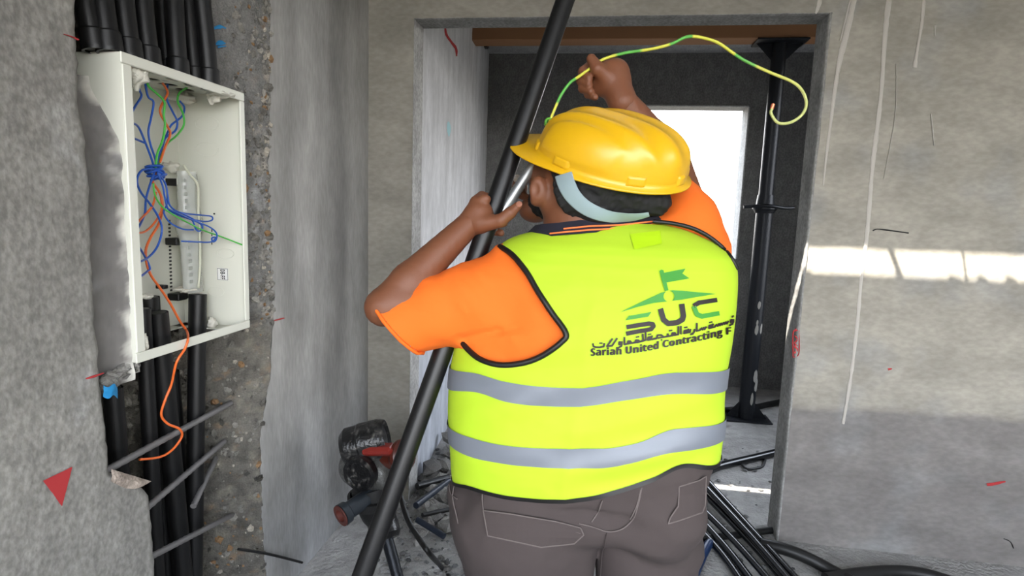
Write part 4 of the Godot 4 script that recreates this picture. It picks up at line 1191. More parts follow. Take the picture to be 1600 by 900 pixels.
func back(x: float, y: float) -> float:
	var t := torso(y)
	var k := clampf(absf(x - t[0]) / t[1], 0.0, 0.999)
	return t[2] + (t[3] + fold(x, y)) * pow(1.0 - pow(k, TN), 1.0 / TN)
func on_back(px: float, py: float, off := 0.0) -> Vector3:   # a pixel on the back of the vest
	var z := -1.27
	var p := at(px, py, z)
	for k in 14:
		z = lerpf(z, back(p.x, p.y), 0.7)
		p = at(px, py, z)
	if off == 0.0: return p
	var e := 0.004
	var n := Vector3(-(back(p.x + e, p.y) - back(p.x - e, p.y)), -(back(p.x, p.y + e) - back(p.x, p.y - e)), 2.0 * e).normalized()
	return p + n * off
func ring_pt(a: float, y: float, off: float) -> Vector3:
	var t := torso(y)
	var c := cos(a); var s := sin(a)
	var x: float = t[0] + (t[1] + off) * signf(c) * pow(absf(c), 2.0 / TN)
	var z: float = t[2] + (t[3] + off + (fold(x, y) if s > 0 else 0.0)) * signf(s) * pow(absf(s), 2.0 / TN)
	return Vector3(x, y, z)
func level(pts: Array) -> Array:       # pixel curve across the back -> heights by x, for rows that run right round
	var out := []
	for k in pts.size():
		var q = pts[k]
		var p := at(q[0], q[1], WZ) if k == 0 or k == pts.size() - 1 else on_back(q[0], q[1])
		out.append(Vector2(p.x, p.y))
	return out
func ring_y(tbl: Array, a: float) -> float:
	var y: float = tbl[tbl.size() / 2].y
	for k in 4: y = soft(tbl, ring_pt(a, y, 0.0).x)
	return y
func hoop(b: MB, low: Array, high: Array, off: float, rows := 5, n := 160) -> void:   # a band right round the torso between two curves
	b.grid(n, rows, func(u: float, v: float) -> Vector3:
		var a := -TAU * u + PI * 1.5
		return ring_pt(a, lerpf(ring_y(low, a), ring_y(high, a), v), off), null, true)

func px_poly(b: MB, pts: Array, pr: Callable, step := 5.0) -> void:    # a filled pixel polygon laid on a surface, cut fine
	var poly := PackedVector2Array()
	for q in pts: poly.append(Vector2(q[0], q[1]))
	var lo := poly[0]; var hi := poly[0]
	for q in poly: lo = lo.min(q); hi = hi.max(q)
	var y := lo.y
	while y < hi.y:
		var x := lo.x
		while x < hi.x:
			var sq := PackedVector2Array([Vector2(x, y), Vector2(x + step, y), Vector2(x + step, y + step), Vector2(x, y + step)])
			for piece in Geometry2D.intersect_polygons(poly, sq):
				var ids := []
				for q in piece: ids.append(b.p(pr.call(q.x, q.y)))
				var tr := Geometry2D.triangulate_polygon(piece)
				for k in range(0, tr.size(), 3): b.tri(ids[tr[k]], ids[tr[k + 2]], ids[tr[k + 1]])
			x += step
		y += step
func px_stroke(b: MB, pts: Array, w: float, pr: Callable) -> void:     # a pen stroke of pixel width w
	var c := PackedVector2Array()
	for q in pts: c.append(Vector2(q[0], q[1]))
	if c.size() == 1: c.append(c[0] + Vector2(0.3, 0))
	for poly in Geometry2D.offset_polyline(c, w * 0.5, Geometry2D.JOIN_ROUND, Geometry2D.END_SQUARE):
		px_poly(b, Array(poly).map(func(q): return [q.x, q.y]), pr, 9.0)
func seam(b: MB, pts: Array, r: float, shapes: Array, off := 0.001) -> void:
	var c := []
	for q in pts: c.append(Vector2(q[0], q[1]))
	c = smooth(c, 5)
	var path := []
	for q in c:
		var h := hit(shapes, q.x, q.y)
		path.append(h + fnormal(shapes, h) * off)
	b.tube(path, r, 6)

func worker() -> void:
	torso_table()
	var root := thing("person", "worker seen from behind in yellow helmet, neon vest, orange shirt and brown trousers", "person", Vector3(0.0, 0, WZ))
	var skin := mat(Color(0.46, 0.28, 0.185), 0.55, 0.0, noise_tex(31, 0.08, 0, 1, 3, true, 2.0, 256), 0.3, 14.0)
	skin.subsurf_scatter_enabled = true; skin.subsurf_scatter_strength = 0.05
	var one := Vector3.ONE
	# joints
	var shl := at(806, 452, -1.40); var ell := at(600, 480, -1.31); var wrl := at(733, 350, -1.425)
	var shr := at(1090, 395, -1.48); var elr := at(1051, 256, -1.60); var wrr := at(973, 160, -1.53)
	var skull := at(948, 258, -1.46)
	var face := at(880, 276, -1.53)
	var head := [
		[1, skull, Vector3(0.148, 0.118, 0.112), 0, 0, one, 0.02], [1, face, Vector3(0.090, 0.105, 0.088), 0, 0, one, 0.03],
		[0, at(905, 290, -1.46), at(915, 385, -1.45), 0.088, 0.108, Vector3(1, 1, 1.2), 0.03],
		[1, at(841, 296, -1.415), Vector3(0.022, 0.034, 0.018), 0, 0, one, 0.004], [1, at(837, 312, -1.42), Vector3(0.014, 0.016, 0.014), 0, 0, one, 0.005],
		[1, at(858, 308, -1.45), Vector3(0.03, 0.04, 0.04), 0, 0, one, 0.02],
		[11, at(836, 296, -1.394), Vector3(0.011, 0.020, 0.012), 0, 0, one, 0.005],
		[1, at(812, 292, -1.60), Vector3(0.022, 0.03, 0.02), 0, 0, one, 0.012], [1, at(836, 328, -1.58), Vector3(0.045, 0.035, 0.045), 0, 0, one, 0.02],
		[1, at(823, 308, -1.60), Vector3(0.026, 0.008, 0.018), 0, 0, one, 0.008]]
	var body := [
		[2, Vector3(0, 1.42, 0), Vector3(0, 0.9, 0), 0.05, 0, one, 0.02], [1, Vector3(at(896, 790, WZ).x, 0.86, -1.41), Vector3(0.22, 0.13, 0.08), 0, 0, one, 0.03], [0, shl, ell, 0.058, 0.046, one, 0.03],
		[0, ell, ell.lerp(wrl, 0.3), 0.044, 0.047, one, 0.012], [0, ell.lerp(wrl, 0.3), wrl, 0.047, 0.032, one, 0.012],
		[0, shr, elr, 0.062, 0.046, one, 0.03], [0, elr, elr.lerp(wrr, 0.4), 0.043, 0.046, one, 0.012], [0, elr.lerp(wrr, 0.4), wrr, 0.046, 0.036, one, 0.012]]
	var pel := at(896, 790, -1.41)
	var kl := Vector3(at(836, 900, WZ).x, 0.46, -1.40); var kr := Vector3(at(1020, 900, WZ).x, 0.46, -1.42)
	var al := Vector3(kl.x - 0.01, 0.09, -1.44); var ar := Vector3(kr.x + 0.01, 0.09, -1.46)
	var leg := [[0, Vector3(kl.x, 0.75, -1.40), kl, 0.09, 0.06, one, 0.03], [0, kl, al, 0.06, 0.045, one, 0.03], [0, Vector3(kr.x, 0.75, -1.42), kr, 0.09, 0.06, one, 0.03], [0, kr, ar, 0.06, 0.045, one, 0.03]]
	# hands
	var hl := [[1, at(748, 338, -1.43), Vector3(0.036, 0.042, 0.026), 0, 0, one, 0.015], [0, wrl, at(748, 338, -1.43), 0.032, 0.034, Vector3(1, 1, 1.2), 0.015],
		[0, at(752, 350, -1.415), at(782, 345, -1.405), 0.023, 0.0165, one, 0.012], [0, at(782, 345, -1.405), at(797, 333, -1.405), 0.0165, 0.0145, one, 0.004], [0, at(797, 333, -1.405), at(809, 322, -1.412), 0.0145, 0.0105, one, 0.004]]
	var fy := [311, 327, 343, 357]
	for k in 4:
		var y: float = fy[k]
		var len_: float = [0.95, 1.0, 0.95, 0.82][k]
		hl.append([0, at(744 - k * 2, y + 4, -1.435), at(753 - k * 2, y - 4 + k, -1.474), 0.0155, 0.0135, one, 0.010])
		hl.append([0, at(753 - k * 2, y - 4 + k, -1.474), at(768 + 5 * len_ - k * 3, y + k, -1.497), 0.0135, 0.0115, one, 0.003])
		hl.append([0, at(768 + 5 * len_ - k * 3, y + k, -1.497), at(790 + 6 * len_ - k * 4, y + 4 + k, -1.485), 0.0115, 0.0095, one, 0.003])
	hl.append([1, at(757, 311, -1.425), Vector3(0.017, 0.012, 0.012), 0, 0, one, 0.008])
	var hz := -1.55
	var hr := [[1, at(954, 124, hz), Vector3(0.050, 0.045, 0.032), 0, 0, one, 0.015], [0, wrr, at(960, 130, hz), 0.037, 0.038, one, 0.015], [1, at(962, 108, hz), Vector3(0.030, 0.026, 0.026), 0, 0, one, 0.015],
		[0, at(948, 120, hz + 0.02), at(934, 108, hz + 0.035), 0.022, 0.018, one, 0.012], [0, at(934, 108, hz + 0.035), at(924, 92, hz + 0.03), 0.0175, 0.0125, one, 0.004]]
	var fr := [[[950, 104], [924, 103], [911, 112], [920, 122]], [[946, 114], [918, 116], [908, 126], [920, 132]], [[946, 128], [920, 130], [911, 138], [923, 143]], [[950, 140], [927, 143], [919, 148], [930, 152]]]
	for q in fr:
		var r: float = 0.0165 if q != fr[3] else 0.0135
		hr.append([0, at(q[0][0], q[0][1], hz + 0.005), at(q[1][0], q[1][1], hz - 0.008), r, r * 0.9, one, 0.010])
		hr.append([0, at(q[1][0], q[1][1], hz - 0.008), at(q[2][0], q[2][1], hz + 0.012), r * 0.88, r * 0.78, one, 0.003])
		hr.append([0, at(q[2][0], q[2][1], hz + 0.012), at(q[3][0], q[3][1], hz + 0.030), r * 0.76, r * 0.66, one, 0.003])
	var b := MB.new()
	nets(b, body + leg, 0.012)
	nets(b, head, 0.005)
	nets(b, hl, 0.0032)
	nets(b, hr, 0.0032)
	part("body", b, skin, root)
	for q in [[808, 279, -1.585], [826, 274, -1.607]]:
		b = MB.new(); b.lathe(at(q[0], q[1], q[2]), Vector3.UP, [Vector2(0, -0.012), Vector2(0.008, -0.009), Vector2(0.012, 0), Vector2(0.008, 0.009), Vector2(0, 0.012)], 12); part("eye", b, mat(Color(0.9, 0.88, 0.85), 0.2), root)
	b = MB.new()
	var nail := at(811, 319, -1.400)
	b.lathe(nail, Vector3(-0.3, 0.25, 1), [Vector2(0.008, -0.002), Vector2(0.0075, 0.001), Vector2(0, 0.002)], 12)
	part("thumbnail", b, mat(Color(0.62, 0.42, 0.34), 0.35), root)
	hair_and_helmet(root, skull)
	clothes(root, shl, ell, wrl, shr, elr, pel, kl, kr, al, ar)

func hair_and_helmet(root: Node3D, skull: Vector3) -> void:
	var one := Vector3.ONE
	var hc := at(953, 262, -1.45)
	var hr := Vector3(0.160, 0.128, 0.124)
	var curls := func(p: Vector3) -> float: return 0.0045 * fb(p, 22.0) + 0.003 * no1(p, 60.0)
	var p0 := at(850, 274, -1.36); var p1 := at(884, 346, -1.36)
	var dv := (p1 - p0).normalized()
	var nrm := Vector3(dv.y, -dv.x, -0.55).normalized()
	if nrm.x < 0: nrm = -nrm
	# helmet
	var fwd := Vector3(-sin(deg_to_rad(54)), 0, -cos(deg_to_rad(54)))
	var lft := Vector3(-cos(deg_to_rad(54)), 0, sin(deg_to_rad(54)))
	var fr := Basis(fwd, Vector3.UP, lft)          # x forward, y up, z left
	fr = fr * Basis(Vector3.BACK, deg_to_rad(24)) * Basis(Vector3.RIGHT, deg_to_rad(14))
	var o := at(952, 253, -1.45)
	var b := MB.new()
	nets(b, [[1, hc, hr, 0, 0, one, 0.01], [0, at(925, 320, -1.40), at(1024, 314, -1.41), 0.037, 0.037, one, 0.02], [0, at(886, 310, -1.42), at(930, 322, -1.41), 0.060, 0.055, one, 0.02]], 0.0045, func(p: Vector3) -> float:
		var up: float = (p - o).dot(fr.y)
		if up > -0.006: return 0.06
		return maxf(0.0, -(p - p0).dot(nrm)) * 1.5 + curls.call(p) if (p - p0).dot(nrm) > -0.02 else 0.05)
	part("hair", b, mat(Color(0.055, 0.05, 0.05), 0.75), root)
	b = MB.new()
	nets(b, [[1, at(856, 316, -1.56), Vector3(0.054, 0.046, 0.05), 0, 0, one, 0.01], [0, at(848, 300, -1.50), at(852, 325, -1.51), 0.016, 0.02, one, 0.02]], 0.004, curls)
	part("beard", b, mat(Color(0.055, 0.048, 0.045), 0.8), root)
	var W := func(q: Vector3) -> Vector3:           # helmet axes to the place
		var r: Vector3 = fr * q
		return o + Vector3(r.x * 1.33, r.y, r.z)
	var A := 0.150; var C := 0.122; var H := 0.111
	var dome := func(u: float, v: float) -> Vector3:
		var a := TAU * u
		var ph := v * PI * 0.5
		var rr := pow(cos(ph), 0.62)
		var x := cos(a) * A * rr * (1.0 if cos(a) > 0 else 1.0)
		var z := sin(a) * C * rr
		var y := H * pow(sin(ph), 0.92)
		var s := z / C
		var mid := exp(-pow(s / 0.13, 2)) * 0.006 + (exp(-pow((absf(s) - 0.42) / 0.10, 2)) * 0.0055)
		mid *= smoothstep(0.1, 0.45, v)
		var pan := smoothstep(0.60, 0.68, absf(s)) * smoothstep(0.62, 0.52, absf(x / A)) * smoothstep(0.06, 0.14, v) * 0.0035    # raised side panel
		var n := Vector3(x / (A * A), y / (H * H) + 0.3, z / (C * C)).normalized()
		return W.call(Vector3(x, y, z) + n * (mid + pan))
	var yel := mat(Color(0.88, 0.68, 0.07), 0.36, 0.0, noise_tex(41, 0.02, 0, 1, 4, true, 1.5, 256), 0.12, 5.0)
	yel.clearcoat_enabled = true; yel.clearcoat = 0.25; yel.clearcoat_roughness = 0.25
	b = MB.new()
	b.grid(120, 40, dome, null, true)
	var hel := part("helmet", b, yel, root)
	b = MB.new()
	var prof := [[0.0, 0.010], [0.002, 0.0], [1.0, -0.004], [1.01, -0.008], [0.98, -0.010], [0.0, -0.006], [-0.01, -0.004], [-0.012, 0.012]]
	b.grid(120, prof.size() - 1, func(u: float, v: float) -> Vector3:
		var k := int(round(v * (prof.size() - 1)))
		var a := TAU * u
		var front := pow(maxf(0.0, cos(a)), 1.6)
		var ext := 0.011 + 0.064 * front
		var e: float = ext * prof[k][0] if absf(prof[k][0]) > 0.1 else prof[k][0]
		var dir := Vector3(cos(a) * 1.0, 0, sin(a)).normalized()
		var base := Vector3(cos(a) * A, 0, sin(a) * C)
		return W.call(base + Vector3(e * lerpf(dir.x, 1.0, front * 0.6), prof[k][1] - 0.010 * front * prof[k][0] + 0.0, e * dir.z * (1.0 - front * 0.55))), null, false)
	part("brim", b, yel, hel)
	for q in [[0.62, 0.036], [0.24, 0.045], [0.40, 0.040], [0.12, 0.036], [0.52, 0.03], [0.04, 0.03], [0.96, 0.03]]:
		b = MB.new()
		var a: float = TAU * q[0]
		var f := func(da: float, y: float, out: float) -> Vector3:
			return W.call(Vector3(cos(a + da) * (A + out), y, sin(a + da) * (C + out)))
		var w: float = q[1] / 0.15 * 0.5
		b.grid(8, 6, func(u: float, v: float) -> Vector3:
			var e := sin(PI * clampf(u, 0, 1)); var g2 := sin(PI * v)
			return f.call(lerpf(-w, w, u), lerpf(0.0, 0.026, v), 0.0045 * minf(1.0, e * 4.0) * minf(1.0, g2 * 3.0) - 0.003 * v), null, true)
		part("lug", b, yel, hel)
	# nape strap of the helmet's harness
	b = MB.new()
	var strap := [[880, 272, 14], [886, 290, 14], [895, 306, 13], [910, 321, 12], [930, 332, 11], [955, 339, 9], [980, 340, 7], [1000, 338, 5], [1014, 335, 3.5]]
	var c := []
	for q in strap: c.append(Vector3(q[0], q[1], q[2]))
	c = smooth(c, 5)
	var el := [[1, hc, hr + Vector3.ONE * 0.010, 0, 0, one, 0.01], [0, at(925, 320, -1.40), at(1024, 314, -1.41), 0.042, 0.042, one, 0.02], [0, at(886, 310, -1.42), at(930, 322, -1.41), 0.066, 0.060, one, 0.02]]
	for k in c.size():
		var d: Vector3 = c[mini(k + 1, c.size() - 1)] - c[maxi(k - 1, 0)]
		var n2 := Vector2(-d.y, d.x).normalized()
		for j in [-1.0, -0.9, 0.9, 1.0]:
			var hh := hit(el, c[k].x + n2.x * c[k].z * j, c[k].y + n2.y * c[k].z * j, 1.0)
			b.p(hh + Vector3(0, 0, 0.003 if absf(j) < 0.95 else -0.004))
	for k in c.size() - 1:
		for j in 3: b.quad(k * 4 + j, k * 4 + j + 1, k * 4 + j + 5, k * 4 + j + 4)
	part("nape_strap", b, mat(Color(0.56, 0.63, 0.65), 0.6), hel)

func clothes(root: Node3D, shl: Vector3, ell: Vector3, wrl: Vector3, shr: Vector3, elr: Vector3, pel: Vector3, kl: Vector3, kr: Vector3, al: Vector3, ar: Vector3) -> void:
	var one := Vector3.ONE
	var weave := noise_tex(51, 0.12, 0, 1, 2, true, 2.0, 512)
	var orange := mat(Color(0.93, 0.43, 0.10), 0.85, 0.0, weave, 0.25, 9.0)
	# shirt
	var hem := at(622, 508, -1.325)
	var hemr := at(1054, 300, -1.56)
	var ul := (hem - at(800, 440, -1.40)).normalized()
	var shirt := [[2, Vector3(0, 1.47, 0), Vector3(0, 1.0, 0), 0.018, 0, one, 0.02],
		[0, at(800, 452, -1.40), at(740, 470, -1.375), 0.094, 0.097, Vector3(1, 1, 1.1), 0.045], [0, at(740, 470, -1.375), hem + ul * 0.03, 0.097, 0.078, Vector3(1, 1, 1.1), 0.02],
		[0, at(1100, 392, -1.49), at(1078, 340, -1.525), 0.066, 0.066, one, 0.035], [0, at(1078, 340, -1.515), hemr, 0.066, 0.056, one, 0.02], [0, at(990, 364, -1.475), at(1075, 364, -1.495), 0.036, 0.048, one, 0.03]]
	var cutn := Vector3(-0.72, -0.66, 0.1).normalized()
	var wr := func(p: Vector3) -> float:
		var v := 0.0
		var left := smoothstep(-0.12, -0.2, p.x)
		v += left * 0.014 * fb(Vector3(p.x * 0.7 + p.y * 0.7, (p.y - p.x) * 0.25, p.z * 0.6), 8.0)
		v += (1.0 - left) * 0.005 * fb(Vector3(p.x * 0.5, p.y * 1.3, p.z * 0.5), 7.0)
		# the slack fold from armpit to elbow
		var dd := (p.y - 1.215) - (p.x + 0.25) * 0.28
		v += left * 0.006 * exp(-dd * dd / 0.0001) * smoothstep(-0.37, -0.28, p.x)
		var c := (p - hem).dot(cutn)
		if p.x < -0.25 and c > -0.03: v = maxf(v, c * 1.0) if c > 0.0 else v
		return v
	var b := MB.new()
	nets(b, shirt, 0.0075, wr, func(p: Vector3) -> bool: return (p - hem).dot(cutn) < 0.002 or p.x > -0.3)
	var sh := part("shirt", b, orange, root)
	# rolled hem of the near sleeve
	b = MB.new()
	var hb := Basis.looking_at(cutn, Vector3.UP)
	var loop := []
	for k in 33:
		var a := TAU * k / 32.0
		var d := hb * Vector3(cos(a), sin(a), 0)
		var q := hem
		for j in 40:
			q = hem + d * 0.004 * j
			if field(shirt, q) > -0.002: break
		loop.append(q)
	b.tube(loop, 0.0045, 7, false)
	part("sleeve_hem", b, orange, sh)
	# collar
	var navy := mat(Color(0.10, 0.095, 0.15), 0.9, 0.0, weave, 0.3, 12.0)
	var lo := [[806, 380], [830, 373], [870, 368], [920, 364], [970, 361], [1040, 352]]
	var hi := [[836, 352], [846, 350], [872, 348], [920, 342], [972, 341], [1028, 336]]
	b = MB.new()
	var cx := at(917, 360, -1.42).x
	var col := func(u: float, v: float) -> Vector3:
		var w := u * 2.0          # 0..1 across the back, 1..2 round the front
		var backh := u <= 0.5
		var s := w if backh else 2.0 - w
		var t := s * (lo.size() - 1)
		var k := mini(int(t), lo.size() - 2)
		var pl := Vector2(lo[k][0], lo[k][1]).lerp(Vector2(lo[k + 1][0], lo[k + 1][1]), t - k)
		var ph := Vector2(hi[k][0], hi[k][1]).lerp(Vector2(hi[k + 1][0], hi[k + 1][1]), t - k)
		var q := pl.lerp(ph, v)
		var arc := sin(PI * clampf(s, 0.02, 0.98))
		var z := -1.435 + (0.085 - 0.02 * v) * arc if backh else -1.435 - 0.12 * arc
		var r := at(q.x, q.y, z)
		if not backh: r.y -= 0.05 * arc
		return r
	b.grid(64, 6, col, null, true)
	var cl := part("collar", b, navy, sh)
	var edge := mat(Color(0.95, 0.48, 0.25), 0.8)
	for e in [0.22, 0.48]:
		b = MB.new()
		var path := []
		for k in 22: path.append(col.call(lerpf(0.17 if e < 0.3 else 0.22, 0.5, k / 21.0), e + 0.0) + Vector3(0, 0, 0.003))
		b.tube(path, 0.0022, 6)
		part("stripe", b, edge, cl)
	# trousers
	var ts := Vector3(1, 1, 1.25)
	var tr := [[1, at(893, 782, -1.41), Vector3(0.328, 0.085, 0.155), 0, 0, one, 0.04],
		
		[0, at(822, 838, -1.39), kl, 0.183, 0.150, ts, 0.02], [0, kl, al, 0.125, 0.10, ts, 0.02], [0, at(1010, 834, -1.44), kr, 0.138, 0.130, ts, 0.008], [0, kr, ar, 0.112, 0.098, ts, 0.03],
		[1, at(806, 806, -1.40), Vector3(0.174, 0.11, 0.14), 0, 0, one, 0.03], [1, at(812, 820, -1.325), Vector3(0.125, 0.115, 0.085), 0, 0, one, 0.05], [1, at(1030, 806, -1.345), Vector3(0.105, 0.105, 0.085), 0, 0, one, 0.05]]
	tr.append([2, Vector3(0, 1.04, 0), Vector3(0, 0.83, 0), 0.014, 0, one, 0.03])
	var brown := mat(Color(0.262, 0.228, 0.222), 0.9, 0.0, weave, 0.5, 10.0)
	var twr := func(p: Vector3) -> float:
		var v := 0.010 * fb(Vector3(p.x * 0.6, p.y * 1.2, p.z), 5.0) + 0.003 * fb(p, 14.0)
		var dd := (p.y - 0.66) + (p.x - 0.12) * 0.45
		v += 0.006 * sin(dd * 55.0) * exp(-dd * dd * 50.0) * smoothstep(0.05, 0.15, p.x)
		return v
	b = MB.new()
	nets(b, tr, 0.0085, twr, func(p: Vector3) -> bool: return p.y > 0.055)
	var tro := part("trousers", b, brown, root)
	var stitch := mat(Color(0.40, 0.365, 0.355), 0.9)
	var pk := func(pts: Array, called: String) -> void:
		var pb := MB.new()
		px_poly(pb, pts, func(x: float, y: float) -> Vector3:
			var h := hit(tr, x, y)
			return h + fnormal(tr, h) * (0.006), 10.0)
		var o := part(called, pb, brown, tro)
		var sb := MB.new()
		var loop2 := pts.duplicate(); loop2.append(pts[0])
		var path := []
		for k in loop2.size() - 1:
			for j in 6:
				var q := Vector2(loop2[k][0], loop2[k][1]).lerp(Vector2(loop2[k + 1][0], loop2[k + 1][1]), j / 6.0)
				var h := hit(tr, q.x, q.y)
				path.append(h + fnormal(tr, h) * 0.006)
		path.append(path[0])
		sb.tube(path, 0.0016, 6, false)
		part("stitching", sb, stitch, o)
	pk.call([[757, 798], [800, 803], [870, 815], [907, 824], [912, 834], [897, 846], [845, 853], [764, 836]], "back_pocket")
	pk.call([[1059, 758], [1090, 748], [1100, 742], [1098, 790], [1094, 800], [1060, 812], [1043, 817], [1046, 808], [1058, 790]], "back_pocket")
	for q in [[[713, 752], [709, 775], [714, 800], [718, 818]], [[755, 772], [757, 800], [764, 836]], [[757, 806], [830, 814], [907, 832]], [[1002, 760], [996, 790], [988, 812], [972, 826], [950, 830], [930, 824], [905, 818]], [[941, 780], [934, 800], [924, 816]], [[1000, 763], [994, 790], [985, 810]], [[1060, 790], [1080, 782], [1097, 772]], [[1060, 761], [1059, 790]], [[948, 832], [943, 860], [940, 905]], [[703, 758], [706, 772], [716, 780]]]:
		b = MB.new(); seam(b, q, 0.0016, tr, 0.004); part("seam", b, stitch if q[0][0] != 948 else brown, tro)
	for k in 2:
		var f: Vector3 = [al, ar][k]
		b = MB.new()
		b.grid(24, 12, func(u: float, v: float) -> Vector3:
			var a := TAU * u
			var s := sin(PI * 0.5 * v)
			var zz := cos(a) * 0.15 * pow(cos(PI * 0.5 * v), 0.4)
			return Vector3(f.x + sin(a) * 0.062 * pow(cos(PI * 0.5 * v), 0.4), 0.012 + 0.105 * s * (0.6 + 0.4 * smoothstep(-0.05, 0.1, zz)), f.z - 0.05 + zz))
		b.flat([Vector3(f.x - 0.05, 0.012, f.z - 0.17), Vector3(f.x + 0.05, 0.012, f.z - 0.17), Vector3(f.x + 0.05, 0.012, f.z + 0.07), Vector3(f.x - 0.05, 0.012, f.z + 0.07)])
		part("boot", b, mats.black, root)
	vest(root, shirt, weave)

func vest(root: Node3D, shirt: Array, weave: Texture2D) -> void:
	var neon := mat(Color(0.69, 0.82, 0.15), 0.75, 0.0, weave, 0.2, 9.0)
	var hemc := level([[706, 742], [730, 760], [790, 776], [850, 782], [905, 780], [960, 768], [1020, 748], [1065, 727], [1110, 706]])
	var arml := [[782, 386], [800, 398], [822, 424], [842, 458], [862, 488], [884, 520], [878, 534], [850, 554], [820, 566], [782, 570], [752, 562], [732, 546], [720, 530]]
	var armr := [[1020, 346], [1050, 349], [1080, 356], [1105, 368], [1128, 386], [1142, 402], [1152, 420]]
	var poly := func(pts: Array, extra: Array) -> PackedVector2Array:
		var out := PackedVector2Array()
		var c := []
		for q in pts: c.append(Vector2(q[0], q[1]))
		for q in smooth(c, 6):
			var p := on_back(q.x, q.y)
			out.append(Vector2(p.x, p.y))
		for q in extra:
			var p := at(q[0], q[1], WZ)
			out.append(Vector2(p.x, p.y))
		return out
	var pl: PackedVector2Array = poly.call(arml, [[600, 530], [600, 300], [760, 300]])
	var pr_: PackedVector2Array = poly.call(armr, [[1300, 420], [1300, 200], [1020, 200]])
	var skip := func(p: Vector3) -> bool: return Geometry2D.is_point_in_polygon(Vector2(p.x, p.y), pl) or Geometry2D.is_point_in_polygon(Vector2(p.x, p.y), pr_)
	var ytop := at(985, 349, -1.42).y
	var b := MB.new()
	b.grid(260, 150, func(u: float, v: float) -> Vector3:
		var a := -TAU * u + PI * 1.5
		var y0 := ring_y(hemc, a)
		return ring_pt(a, lerpf(y0, ytop, 1.0 - pow(1.0 - v, 1.3)), 0.0), null, true, skip)
	var vs := part("vest", b, neon, root)
	var black: Material = mats.black
	for q in [arml, armr]:
		b = MB.new()
		var c := []
		for e in q: c.append(Vector2(e[0], e[1]))
		var path := []
		var loft := [[2, Vector3(0, 1.6, 0), Vector3(0, 0.8, 0), 0.0, 0, Vector3.ONE, 0.01]]
		for e in smooth(c, 6):
			var h := hit(loft, e.x, e.y, 0.9)
			if q == arml: h = on_back(e.x, e.y, 0.002)
			elif h.distance_to(EYE) > 1.62: h = at(e.x, e.y, -1.40)
			path.append(h)
		b.tube(path, 0.0068 if q == arml else 0.0050, 8)
		part("piping", b, black, vs)
	b = MB.new()
	var hl := []; var hh := []
	for q in hemc: hl.append(q - Vector2(0, 0.006)); hh.append(q + Vector2(0, 0.004))
	hoop(b, hl, hh, 0.003, 3)
	part("piping", b, black, vs)
	var sil := mat(Color(0.47, 0.49, 0.525), 0.5, 0.15, weave, 0.15, 14.0)
	for q in [[[[706, 566], [745, 583], [790, 596], [850, 604], [920, 605], [975, 595], [1050, 582], [1130, 566]], [[706, 597], [742, 612], [790, 627], [850, 634], [915, 634], [975, 625], [1050, 615], [1130, 598]]], [[[704, 650], [727, 680], [765, 691], [850, 700], [950, 700], [1000, 690], [1050, 670], [1130, 643]], [[706, 678], [730, 711], [765, 720], [850, 730], [940, 731], [975, 725], [1040, 708], [1127, 673]]]]:
		b = MB.new()
		hoop(b, level(q[1]), level(q[0]), 0.0035, 6)
		part("reflective_band", b, sil, vs)
	# seams where the cloth panels meet, and the collar label patch
	b = MB.new()
	px_poly(b, [[984, 367], [1031, 362], [1034, 382], [991, 391]], func(x: float, y: float) -> Vector3: return on_back(x, y, 0.003), 8.0)
	part("patch", b, mat(Color(0.70, 0.86, 0.06), 0.6), vs)
	# printed emblem and lettering
	var K := func(x: float, y: float) -> Vector3: return on_back(850.0 + x / 3.0, 300.0 + y / 3.0, 0.0042)
	var G := mat(Color(0.22, 0.55, 0.17), 0.6)
	var N := mat(Color(0.11, 0.05, 0.05), 0.6)
	b = MB.new()
	px_poly(b, [[539, 374], [548, 367], [558, 370], [581, 462], [565, 468]], K, 14.0)
	px_poly(b, [[556, 382], [660, 362], [645, 384], [678, 407], [567, 427]], K, 14.0)
	var hole := PackedVector2Array(); var dome := PackedVector2Array()
	for k in 24: hole.append(Vector2(583, 490) + Vector2(cos(TAU * k / 24), sin(TAU * k / 24)) * 25.0)
	for q in [[358, 564], [470, 510], [548, 473], [600, 462], [640, 464], [800, 478], [720, 492], [640, 506], [590, 512], [510, 522], [430, 542]]: dome.append(Vector2(q[0], q[1]))
	var left := PackedVector2Array([Vector2(300, 400), Vector2(583, 400), Vector2(583, 600), Vector2(300, 600)])
	for half in [left, PackedVector2Array([Vector2(583, 400), Vector2(900, 400), Vector2(900, 600), Vector2(583, 600)])]:
		for piece in Geometry2D.intersect_polygons(dome, half):
			for rest in Geometry2D.clip_polygons(piece, hole):
				px_poly(b, Array(rest).map(func(q): return [q.x, q.y]), K, 14.0)
	px_poly(b, [[381, 602], [397, 581], [501, 563], [487, 584]], K, 14.0)
	px_stroke(b, [[702, 546], [712, 572], [735, 583], [806, 570]], 21.0, K)
	part("emblem", b, G, vs)
	b = MB.new()
	px_stroke(b, [[396, 632], [490, 616], [508, 618], [512, 628], [500, 642], [394, 662]], 20.0, K)
	px_stroke(b, [[547, 560], [558, 598], [580, 616], [620, 612], [645, 598], [650, 580], [644, 538]], 25.0, K)
	px_stroke(b, [[706, 530], [722, 520], [796, 508]], 21.0, K)
	part("emblem", b, N, vs)
	# Latin line
	var tm := TextMesh.new()
	var font := SystemFont.new(); font.font_names = PackedStringArray(["Droid Sans"]); font.font_weight = 700
	tm.text = "Sariah United Contracting F"; tm.font = font; tm.font_size = 64; tm.pixel_size = 0.01; tm.depth = 0.0
	tm.curve_step = 1.0
	var arr := tm.surface_get_arrays(0) if tm.get_surface_count() else []
